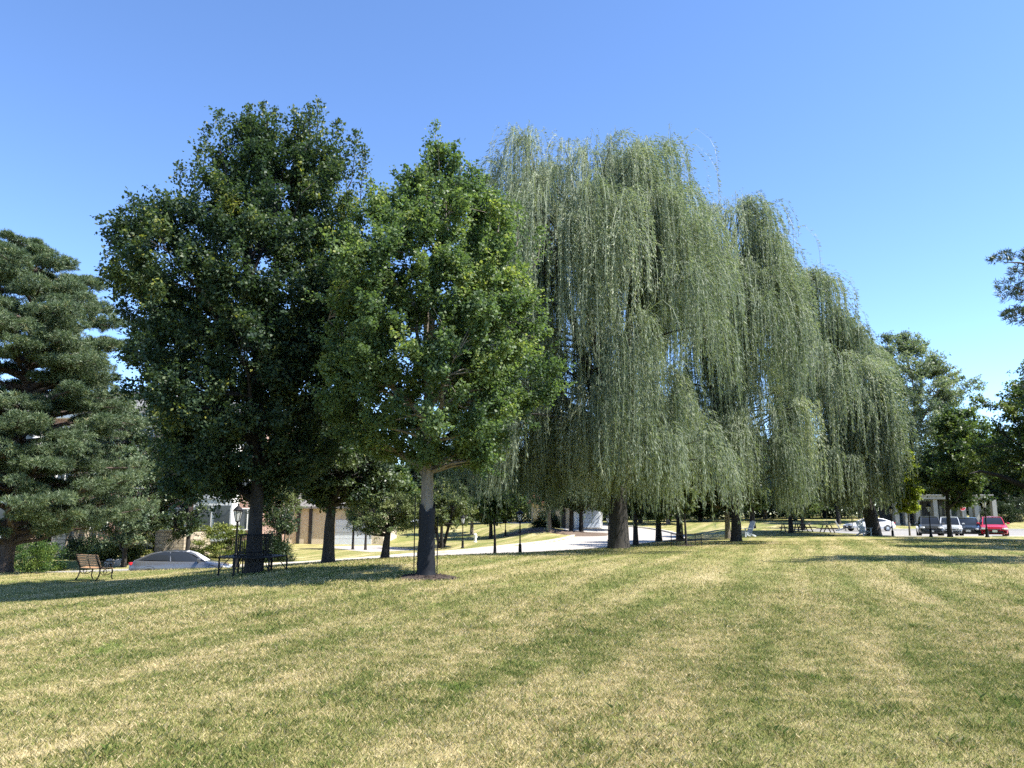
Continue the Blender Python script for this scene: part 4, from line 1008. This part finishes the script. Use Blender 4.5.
# ------------------------------------------------------------------ cars
def car(name, loc, rz, label, pm, L=4.6, W=1.82, prof=None, cab=None, roofz=1.45, van=False, rimm=None, s=1., plate=True):
    """x runs from the nose (0) to the tail (L); prof = (x, top z) of the lower body; cab = x of windscreen foot, roof front, roof rear, rear glass foot"""
    t = thing(name, loc, label, 'car', None, rz)
    ox = -L/2
    X = np.linspace(0, L, 24); zt = np.interp(X, [p[0] for p in prof], [p[1] for p in prof])
    m = MB(); rings = []
    for x, z in zip(X, zt):
        e = min(x, L-x); k = 1-.16*max(0, 1-e/.55)**2; w = W/2*k; zb = .24+.12*max(0, 1-e/.7)**2; zz = z-.12*max(0, 1-e/.18)
        half = [(w*.30, zz+.012), (w*.72, zz), (w*.93, zz-.05), (w, zz-.17), (w*1.0, .52), (w*.98, .36), (w*.93, zb)]
        r = [(x+ox, y, q) for y, q in half]+[(x+ox, -y, q) for y, q in reversed(half)]; rings.append(r)
    m.poly(rings); m.build('body', pm, t, True)
    x1, x2, x3, x4 = cab; zb1 = np.interp(x1, X, zt); zb4 = np.interp(x4, X, zt)
    wb, wt = W/2*.9, W/2*.70
    m = MB()
    lo = [(x1, zb1), (x2, (zb1+zb4)/2), (x3, (zb1+zb4)/2), (x4, zb4)]
    A = [(x1+ox, -wb*.86, zb1-.02), (x4+ox, -wb*.86, zb4-.02), (x4+ox, wb*.86, zb4-.02), (x1+ox, wb*.86, zb1-.02)]
    B = [(x1+ox, -wb*.86, zb1-.02), (x2*.5+x1*.5+ox, -wb, zb1), (x3*.5+x4*.5+ox, -wb, zb4), (x4+ox, -wb*.86, zb4-.02), (x4+ox, wb*.86, zb4-.02), (x3*.5+x4*.5+ox, wb, zb4), (x2*.5+x1*.5+ox, wb, zb1), (x1+ox, wb*.86, zb1-.02)]
    Tt = [(x2+ox, -wt*.9, roofz-.05), (x2*.85+x3*.15+ox, -wt, roofz-.04), (x3*.85+x2*.15+ox, -wt, roofz-.05), (x3+ox, -wt*.9, roofz-.07), (x3+ox, wt*.9, roofz-.07), (x3*.85+x2*.15+ox, wt, roofz-.05), (x2*.85+x3*.15+ox, wt, roofz-.04), (x2+ox, wt*.9, roofz-.05)]
    Mid = [tuple(Vector(b_)*.42+Vector(t_)*.58+Vector((0, 0, (roofz-.05-zb1)*.10+.02))) for b_, t_ in zip(B, Tt)]
    m.poly([B, Mid, Tt]); m.build('window', M_GLASS, t, True)
    m = MB()
    xs = np.linspace(x2-.06, x3+.08, 7); rr = []
    for x in xs:
        f = (x-x2)/(x3-x2); zr = roofz-.045+.05*math.sin(PI*min(max(f, 0), 1))-.015*max(f-.5, 0); w = wt*(.95+.05*math.sin(PI*min(max(f, 0), 1)))+.025
        rr.append([(x+ox, y*w, zr+dz) for y, dz in ((1, -.055), (.97, -.01), (.6, .012), (0, .02), (-.6, .012), (-.97, -.01), (-1, -.055))])
    m.poly(rr)
    for sg in (-1, 1):
        m.tube([(x1+ox, sg*wb*.88, zb1-.03), (x1*.42+x2*.58+ox, sg*(wb*.37+wt*.53+.01), zb1*.42+roofz*.58+(roofz-.05-zb1)*.10-.02), (x2+ox, sg*(wt*.93+.01), roofz-.06)], .04, 6)
        m.tube([(x4+ox, sg*wb*.88, zb4-.03), (x4*.42+x3*.58+ox, sg*(wb*.37+wt*.53+.01), zb4*.42+roofz*.58+(roofz-.05-zb4)*.10-.02), (x3+ox, sg*(wt*.93+.01), roofz-.08)], .06, 6)
        xm = (x1+x2+x3+x4)/4+.05; m.tube([(xm+ox, sg*(wb+.005), (zb1+zb4)/2-.03), (xm+.05+ox, sg*(wt+.005), roofz-.07)], .03, 6)
    m.build('roof', pm, t, True)
    for x in (L*.185, L*.80):
        for sg in (-1, 1):
            m = MB(); c = (x+ox, sg*(W/2-.1), .32)
            R = [(.2, -.1), (.3, -.11), (.325, -.08), (.325, .08), (.3, .115), (.2, .118)]
            rings = [[(c[0]+r*math.cos(a), c[1]+sg*y, c[2]+r*math.sin(a)) for a in np.linspace(0, 2*PI, 16, endpoint=False)] for r, y in R]
            m.poly(rings); w = m.build('wheel', M_RUBBER, t, True)
            m = MB()
            rings = [[(c[0]+r*math.cos(a), c[1]+sg*y, c[2]+r*math.sin(a)) for a in np.linspace(0, 2*PI, 16, endpoint=False)] for r, y in [(.215, .10), (.21, .125), (.17, .115), (.06, .122)]]
            m.poly(rings); m.build('rim', rimm or M_RIM, w, True)
            m = MB(); m.poly([[(x+ox+r*math.cos(a), sg*y, .33+r*math.sin(a)) for a in np.linspace(-.15, PI+.15, 14)] for r, y in [(.33, W/2-.02), (.40, W/2+.006), (.41, W/2-.02)]], close=False, cap=False)
            m.build('wheel_arch', M_DARK, t)
    zn = prof[1][1]
    for sg in (-1, 1):
        m = MB(); m.box((.14+ox, sg*W*.36, zn-.13), (.34, .34, .13), rz=-sg*.5, bev=.03); m.build('headlight', M_LENS, t, True)
        m = MB(); m.box((L-.1+ox, sg*W*.37, prof[-2][1]-.17), (.26, .3, .15), rz=sg*.4, bev=.03); m.build('taillight', M_TAIL, t, True)
        m = MB(); m.box((x1+.32+ox, sg*(W/2+.07), zb1+.1), (.16, .2, .13), bev=.04); m.build('mirror', pm, t, True)
    m = MB(); m.box((.03+ox, 0, zn-.2), (.1, W*.42, .1), bev=.02); m.box((.03+ox, 0, .42), (.1, W*.6, .16), bev=.02); m.build('grille', M_DARK, t)
    if plate: m = MB(); m.box((-.03+ox, 0, .5), (.02, .32, .16)); m.build('number_plate', M_PLATE, t)
    t.scale = (s, s, s)
    return t
SED = [(0, .62), (.12, .74), (1.3, .93), (2.6, .96), (3.7, .98), (4.5, .97), (4.6, .9)]
P_GREY = paint('paint_grey', (.15, .157, .17), .5, .3); P_SILVER = paint('paint_silver', (.62, .64, .66), .2); P_WHITE = paint('paint_white', (.8, .8, .8)); P_BLACK = paint('paint_black', (.02, .024, .026))
P_RED = paint('paint_red', (.5, .012, .03)); P_CHAR = paint('paint_charcoal', (.05, .055, .06)); P_BLUE = paint('paint_blue_white', (.55, .6, .68))
c = at(181, 560, 38.4); k = int(np.argmin((ROAD[:, 0]-c[0])**2+(ROAD[:, 1]-38.2)**2)); dr = ROAD[k+1]-ROAD[k-1]
car('sedan', (c[0], 38.6, ROAD[k, 2]-.1), math.atan2(dr[1], dr[0])+PI-.12, 'grey sedan parked beyond the crest of the lawn, only its upper half showing', P_GREY, 4.75, 1.82,
    [(0, .62), (.12, .74), (1.3, .95), (2.6, .98), (3.9, 1.02), (4.65, 1.02), (4.75, .92)], (1.15, 2.2, 3.3, 4.45), 1.47, s=.95)
def carspot(px, Y): return (xat(px, Y), Y, LOTZ-.1)
car('van', carspot(928, 59.5), math.radians(66), 'dark grey upright van, leftmost of the four cars in the row', P_CHAR, 4.5, 1.85, [(0, .75), (.12, .92), (1.0, 1.08), (2.2, 1.1), (4.4, 1.12), (4.5, 1.0)], (.85, 1.5, 4.1, 4.45), 1.72, s=.88)
car('hatchback', carspot(948.5, 59.3), math.radians(62), 'pale silver car between the dark van and the black car', P_SILVER, 4.3, 1.8, [(0, .66), (.12, .82), (1.1, 1.0), (2.2, 1.03), (4.2, 1.05), (4.3, .95)], (.95, 1.75, 3.7, 4.25), 1.64, s=.9)
car('sedan', carspot(966.5, 59.0), math.radians(60), 'black car parked between the silver car and the red one', P_BLACK, 4.5, 1.8, SED, (1.3, 2.1, 3.2, 4.0), 1.5, s=.95)
car('hatchback', carspot(991, 57.6), math.radians(62), 'bright red car with a sloping bonnet, rightmost of the four cars in the row', P_RED, 4.1, 1.8, [(0, .64), (.12, .8), (1.0, 1.0), (2.0, 1.04), (4.0, 1.08), (4.1, .95)], (.8, 1.75, 3.3, 4.0), 1.55, s=.96)
car('sports_car', (xat(868, 77), 77, LOTZ-.1), math.radians(8), 'white sports car parked behind the last willow trunk', P_WHITE, 4.6, 1.85, [(0, .55), (.12, .7), (1.5, .9), (2.6, .92), (3.8, .98), (4.5, .95), (4.6, .85)], (1.5, 2.3, 2.9, 4.1), 1.3, s=1.)
b = spot(427, 97); car('sedan', (b[0], b[1], b[2]-.02), math.radians(10), 'pale blue white car far off, half hidden by the guarded trunk', P_BLUE, 4.5, 1.8, SED, (1.3, 2.1, 3.2, 4.0), 1.48)

# ------------------------------------------------------------------ small lawn things
def adirondack(loc, rz, mat, label):
    t = thing('lawn_chair', loc, label, 'chair', None, rz)     # faces +x
    m = MB()
    for i in range(5): m.box((.0-.11*i+.1, 0, .36-.035*i), (.1, .52, .02))
    m.build('seat', mat, t)
    m = MB()
    for i in range(5): m.box((-.5, -.22+.11*i, .62), (.02, .1, .95-.06*abs(i-2)), ry=-.42)
    m.build('backrest', mat, t)
    for s in (-1, 1):
        m = MB(); m.box((.18, s*.3, .26), (.1, .03, .56)); m.build('leg', mat, t)
        m = MB(); m.box((-.2, s*.28, .2), (.95, .028, .1), ry=-.32); m.build('leg', mat, t)
        m = MB(); m.box((-.15, s*.34, .555), (.78, .13, .025)); m.build('armrest', mat, t)
    return t
adirondack(spot(842, 78), math.radians(-10), M_CHAIRW, 'tilted white lawn chair alone on the lawn beyond the picnic tables')
adirondack(spot(864, 55), math.radians(-80), M_CHAIRG, 'pale lawn chair against the left side of the last willow trunk')
adirondack(spot(744, 52), math.radians(200), M_CHAIRG, 'pale grey lawn chair between two dark willow trunks')
def picnic(loc, rz, label):
    t = thing('picnic_table', loc, label, 'table', 'picnic tables on the lawn', rz); t.scale = (.85, .85, .85)
    m = MB()
    for i in range(5): m.box((0, -.3+.15*i, .74), (1.8, .13, .04))
    m.build('tabletop', M_TABLE, t)
    for s in (-1, 1):
        m = MB(); m.box((0, s*.72, .44), (1.8, .25, .04)); m.build('seat', M_TABLE, t)
    for x in (-.65, .65):
        m = MB(); m.box((x, 0, .40), (.08, 1.6, .08)); m.box((x, .33, .36), (.07, .08, .78), rx=.45); m.box((x, -.33, .36), (.07, .08, .78), rx=-.45); m.build('leg', M_TABLE, t)
    return t
picnic(spot(789, 61.3), .1, 'dark picnic table with a tree trunk in front of it, leftmost of three')
picnic(spot(804, 62), .9, 'dark picnic table between two others on the lawn behind the willows')
picnic(spot(826, 62), 1.45, 'dark picnic table seen end on, nearest the tilted white chair')
hs_ = spot(475.5, 66)
t = thing('hydrant', hs_, 'small white hydrant on the far lawn beyond the road', 'hydrant')
m = MB(); m.lathe([(.16, -.05), (.16, .05), (.11, .08), (.11, .55), (.15, .57), (.15, .62), (.11, .68), (.04, .76)], 12); m.build('barrel', M_WHITE, t, True)
for s in (-1, 1): m = MB(); m.tube([(s*.1, 0, .42), (s*.2, 0, .42)], .055, 8); m.build('nozzle', M_WHITE, t)
# stop sign
sp_ = (xat(963, 82), 82, H(xat(963, 82), 82))
t = thing('stop_sign', sp_, 'red octagonal stop sign on a post before the colonnade', 'sign')
m = MB(); m.tube([(0, .04, -.2), (0, .04, 2.6)], .035, 6); m.build('post', plain('galvanised', (.3, .3, .3), .5, .5), t)
oc = [(.38*math.cos(PI/8+k*PI/4), .38*math.sin(PI/8+k*PI/4)) for k in range(8)]
m = MB(); m.poly([[(a, .0, 2.25+b) for a, b in oc], [(a, .02, 2.25+b) for a, b in oc]][::-1]); pnl = m.build('panel', M_RED, t)
m = MB(); 
for i in range(8):
    a, b = oc[i], oc[(i+1) % 8]; m.face([(a[0]*.98, -.004, 2.25+a[1]*.98), (b[0]*.98, -.004, 2.25+b[1]*.98), (b[0]*.91, -.004, 2.25+b[1]*.91), (a[0]*.91, -.004, 2.25+a[1]*.91)])
m.build('border', M_WHITE, pnl)
cu = bpy.data.curves.new('lettering', 'FONT'); cu.body = 'STOP'; cu.size = .3; cu.align_x = 'CENTER'; cu.align_y = 'CENTER'; cu.extrude = .002
tmp = bpy.data.objects.new('lettering_curve', cu); C.objects.link(tmp); bpy.context.view_layer.update()
me = bpy.data.meshes.new_from_object(tmp.evaluated_get(bpy.context.evaluated_depsgraph_get())); bpy.data.objects.remove(tmp); bpy.data.curves.remove(cu)
me.materials.clear(); me.materials.append(M_WHITE)
o = link('lettering', me, pnl, (0, -.008, 2.25)); o.rotation_euler = (PI/2, 0, 0)

# ------------------------------------------------------------------ buildings
def window(parent, x, y, z, w, h, nrm='y', mull=1):
    m = MB(); d = .09
    for dx in (-w/2, w/2): m.box((x+dx, y-.03, z), (d, .12, h+d))
    for dz in (-h/2, h/2): m.box((x, y-.03, z+dz), (w-d, .118, d))
    for i in range(mull): m.box((x-w/2+w*(i+1)/(mull+1), y-.03, z), (.05, .1, h-d))
    f = m.build('window', M_WHITE, parent)
    m = MB(); m.box((x, y-.012, z), (w-d, .02, h-d)); m.build('pane', M_WGLASS, f)
bx0 = xat(-190, 60); bx1 = xat(252, 60); bz = -1.45; by = 60.
t = thing('apartment_building', ((bx0+bx1)/2, by, bz), 'three storey brick apartment building with white bays, behind pine and elm', 'building')
HW = (bx1-bx0)/2; BH = 10.4
m = MB(); m.box((0, 7, BH/2), (2*HW, 14, BH)); m.build('wall', M_BRICK, t)
m = MB(); m.box((0, 7, BH+.12), (2*HW+1.6, 15.6, .34)); m.build('eaves', M_WHITE, t)
m = MB(); m.poly([[(-HW-.9, -.9, BH+.3), (HW+.9, -.9, BH+.3), (HW+.9, 14.9, BH+.3), (-HW-.9, 14.9, BH+.3)], [(-HW+5, 6, BH+3), (HW-6, 6, BH+3), (HW-6, 8, BH+3), (-HW+5, 8, BH+3)]]); m.build('roof', M_ROOF, t)
m = MB(); m.box((0, -.06, .5), (2*HW+.1, .14, 1.0)); m.build('plinth', M_STONE_CAP, t)
for pxb in (220, 20, -110):
    xc = xat(pxb, 60)-(bx0+bx1)/2; w = 2.9
    m = MB(); m.box((xc, -.75, BH/2+.85), (w, 1.5, BH-1.9)); b_ = m.build('bay', M_WHITE, t)
    for fl_ in range(3):
        zc = 2.75+3.15*fl_
        for dx in (-.72, .72):
            m = MB(); m.box((xc+dx, -1.51, zc), (1.2, .06, 1.75)); m.build('window', M_WGLASS, b_)
        m = MB(); m.box((xc, -1.53, zc-1.42), (w-.5, .08, .7)); m.build('spandrel', M_GREYW, b_)
for pxb in (-160, -60, -20, 62, 100, 140, 178, 248):
    for fl_ in range(3):
        window(t, xat(pxb, 60)-(bx0+bx1)/2, -.02, 2.6+3.15*fl_, 1.3, 1.6)
gx0, gx1 = xat(258, 69), xat(384, 69)
gzb = -1.2
t = thing('garage_building', ((gx0+gx1)/2, 69, gzb), 'low cream walled garage building with a pale blue door at the end of the driveway', 'building')
hw = (gx1-gx0)/2
m = MB(); m.box((0, 4, 1.6), (2*hw, 8, 3.2)); m.build('wall', M_CREAM, t)
m = MB(); m.poly([[(-hw-.5, -.5, 3.2), (hw+.5, -.5, 3.2), (hw+.5, 8.5, 3.2), (-hw-.5, 8.5, 3.2)], [(-hw-.5, -.5, 3.38), (hw+.5, -.5, 3.38), (hw+.5, 8.5, 3.38), (-hw-.5, 8.5, 3.38)], [(-hw+2, 3.5, 5.4), (hw-2, 3.5, 5.4), (hw-2, 4.5, 5.4), (-hw+2, 4.5, 5.4)]]); m.build('roof', M_ROOF, t)
xd = xat(354, 69)-(gx0+gx1)/2
m = MB(); 
for i in range(4): m.box((xd, -.03, .3+.55*i), (3.2, .06, .53))
m.build('door', M_GARAGE, t)
for pxd in (299, 311): m = MB(); m.box((xat(pxd, 69)-(gx0+gx1)/2, -.05, 1.6), (.28, .1, 3.1)); m.build('pilaster', M_DARK, t)
hx0, hx1 = xat(533, 88), xat(572, 88); hz = H((hx0+hx1)/2, 88)
t = thing('house', ((hx0+hx1)/2, 88, hz-.1), 'tan house with a low red brown roof beyond the mulched mound', 'house'); hw = (hx1-hx0)/2
m = MB(); m.box((0, 4, 1.5), (2*hw, 8, 3.)); m.build('wall', M_TAN, t)
m = MB(); m.poly([[(-hw-.5, -.6, 2.75), (hw+.5, -.6, 2.75), (hw+.5, 8.6, 2.75), (-hw-.5, 8.6, 2.75)], [(-hw-.5, -.6, 2.95), (hw+.5, -.6, 2.95), (hw+.5, 8.6, 2.95), (-hw-.5, 8.6, 2.95)], [(-hw+1, 3.6, 5.2), (hw-1, 3.6, 5.2), (hw-1, 4.4, 5.2), (-hw+1, 4.4, 5.2)]]); m.build('roof', M_ROOFRED, t)
m = MB(); m.box((hw*.55, -.03, 1.05), (.5, .08, 2.1)); m.build('door', M_DARK, t)
m = MB(); m.box((-hw*.1, -.02, 1.6), (1.1, .08, 1.2)); m.build('window', M_WGLASS, t)
qx0, qx1 = xat(573, 87), xat(604, 87)
t = thing('garage', ((qx0+qx1)/2, 87, hz-.1), 'white garage with a pale blue door, joined beside the red roofed house', 'garage'); hw = (qx1-qx0)/2
m = MB(); m.box((0, 4, 1.4), (2*hw-.3, 7.6, 2.8)); m.build('wall', M_WHITE, t)
m = MB(); m.poly([[(-hw-.2, -.5, 2.8), (hw+.2, -.5, 2.8), (hw+.2, 8, 2.8), (-hw-.2, 8, 2.8)], [(-hw+.9, 3.6, 4.3), (hw-.9, 3.6, 4.3), (hw-.9, 4, 4.3), (-hw+.9, 4, 4.3)]]); m.build('roof', M_GREYW, t)
m = MB()
for i in range(4): m.box((0, .17, .3+.5*i), (2.5, .06, .48))
m.build('door', M_GARAGE, t)
# colonnade behind the cars
cx0, cx1 = xat(893, 91), xat(1000, 91); zc = H((cx0+cx1)/2, 91)
t = thing('colonnade', ((cx0+cx1)/2, 91, zc), 'long low colonnade with pale grey square columns and a flat roof, behind the parked cars', 'building'); hw = (cx1-cx0)/2
for pxc in (896, 906, 917, 935, 948, 963, 976, 994):
    m = MB(); xx = xat(pxc, 91)-(cx0+cx1)/2; m.box((xx, 0, 1.5), (.5, .5, 3.2)); m.box((xx, 0, .15), (.62, .62, .3)); m.build('column', M_PERG, t)
m = MB(); m.box((-.5, 2.2, 3.35), (2*hw-1.5, 5.4, .42)); m.box((-.5, 2.2, 3.62), (2*hw-1., 5.9, .12)); m.build('roof', M_PERG, t)
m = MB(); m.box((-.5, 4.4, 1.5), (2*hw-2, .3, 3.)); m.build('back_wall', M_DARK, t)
for i in range(5):
    m = MB(); m.box((-hw+2.5+i*2.4, 4.22, 1.3), (1.5, .06, 2.2)); m.build('window', M_WGLASS, t)

# ------------------------------------------------------------------ light and camera
SUN_AZ, SUN_EL = math.radians(-14), math.radians(52)     # azimuth from +X towards +Y
sd = Vector((math.cos(SUN_EL)*math.cos(SUN_AZ), math.cos(SUN_EL)*math.sin(SUN_AZ), math.sin(SUN_EL)))
w = bpy.data.worlds.new('World'); scene.world = w; w.use_nodes = True
nt = w.node_tree; nt.nodes.clear()
sky = nt.nodes.new('ShaderNodeTexSky'); sky.sky_type = 'NISHITA'; sky.sun_disc = False
sky.sun_elevation = SUN_EL; sky.sun_rotation = math.atan2(sd.x, sd.y); sky.altitude = 3000; sky.air_density = 1.0; sky.dust_density = .1; sky.ozone_density = 2.2
bg = nt.nodes.new('ShaderNodeBackground'); bg.inputs[1].default_value = .15
wo = nt.nodes.new('ShaderNodeOutputWorld')
hs = nt.nodes.new('ShaderNodeHueSaturation'); hs.inputs['Saturation'].default_value = 1.1; hs.inputs['Hue'].default_value = .504; lk(nt, sky.outputs[0], hs.inputs['Color']); lk(nt, hs.outputs[0], bg.inputs[0]); lk(nt, bg.outputs[0], wo.inputs[0])
sun = bpy.data.lights.new('sun', 'SUN'); sun.energy = 5.0; sun.angle = math.radians(.53); sun.color = (1, .955, .88)
so = bpy.data.objects.new('sun', sun); C.objects.link(so); so.rotation_euler = sd.to_track_quat('Z', 'Y').to_euler(); so.location = (30, -10, 50)
cam = bpy.data.cameras.new('camera'); cam.sensor_width = 36; cam.lens = 36*F/1024; cam.clip_start = .1; cam.clip_end = 6000
co = bpy.data.objects.new('camera', cam); C.objects.link(co); co.location = (0, 0, CAMH+H(0, 0)); co.rotation_euler = (PI/2+TH, 0, 0)
scene.camera = co
vs = scene.view_settings; vs.view_transform = 'Standard'; vs.look = 'None'; vs.exposure = 1.33; vs.gamma = 1; vs.use_curve_mapping = False
cy = scene.cycles
cy.max_bounces = 6; cy.diffuse_bounces = 3; cy.glossy_bounces = 2; cy.transmission_bounces = 3; cy.transparent_max_bounces = 4
cy.caustics_reflective = False; cy.caustics_refractive = False
cy.use_denoising = False; cy.sample_clamp_indirect = 4
cy.use_adaptive_sampling = True; cy.adaptive_threshold = .02
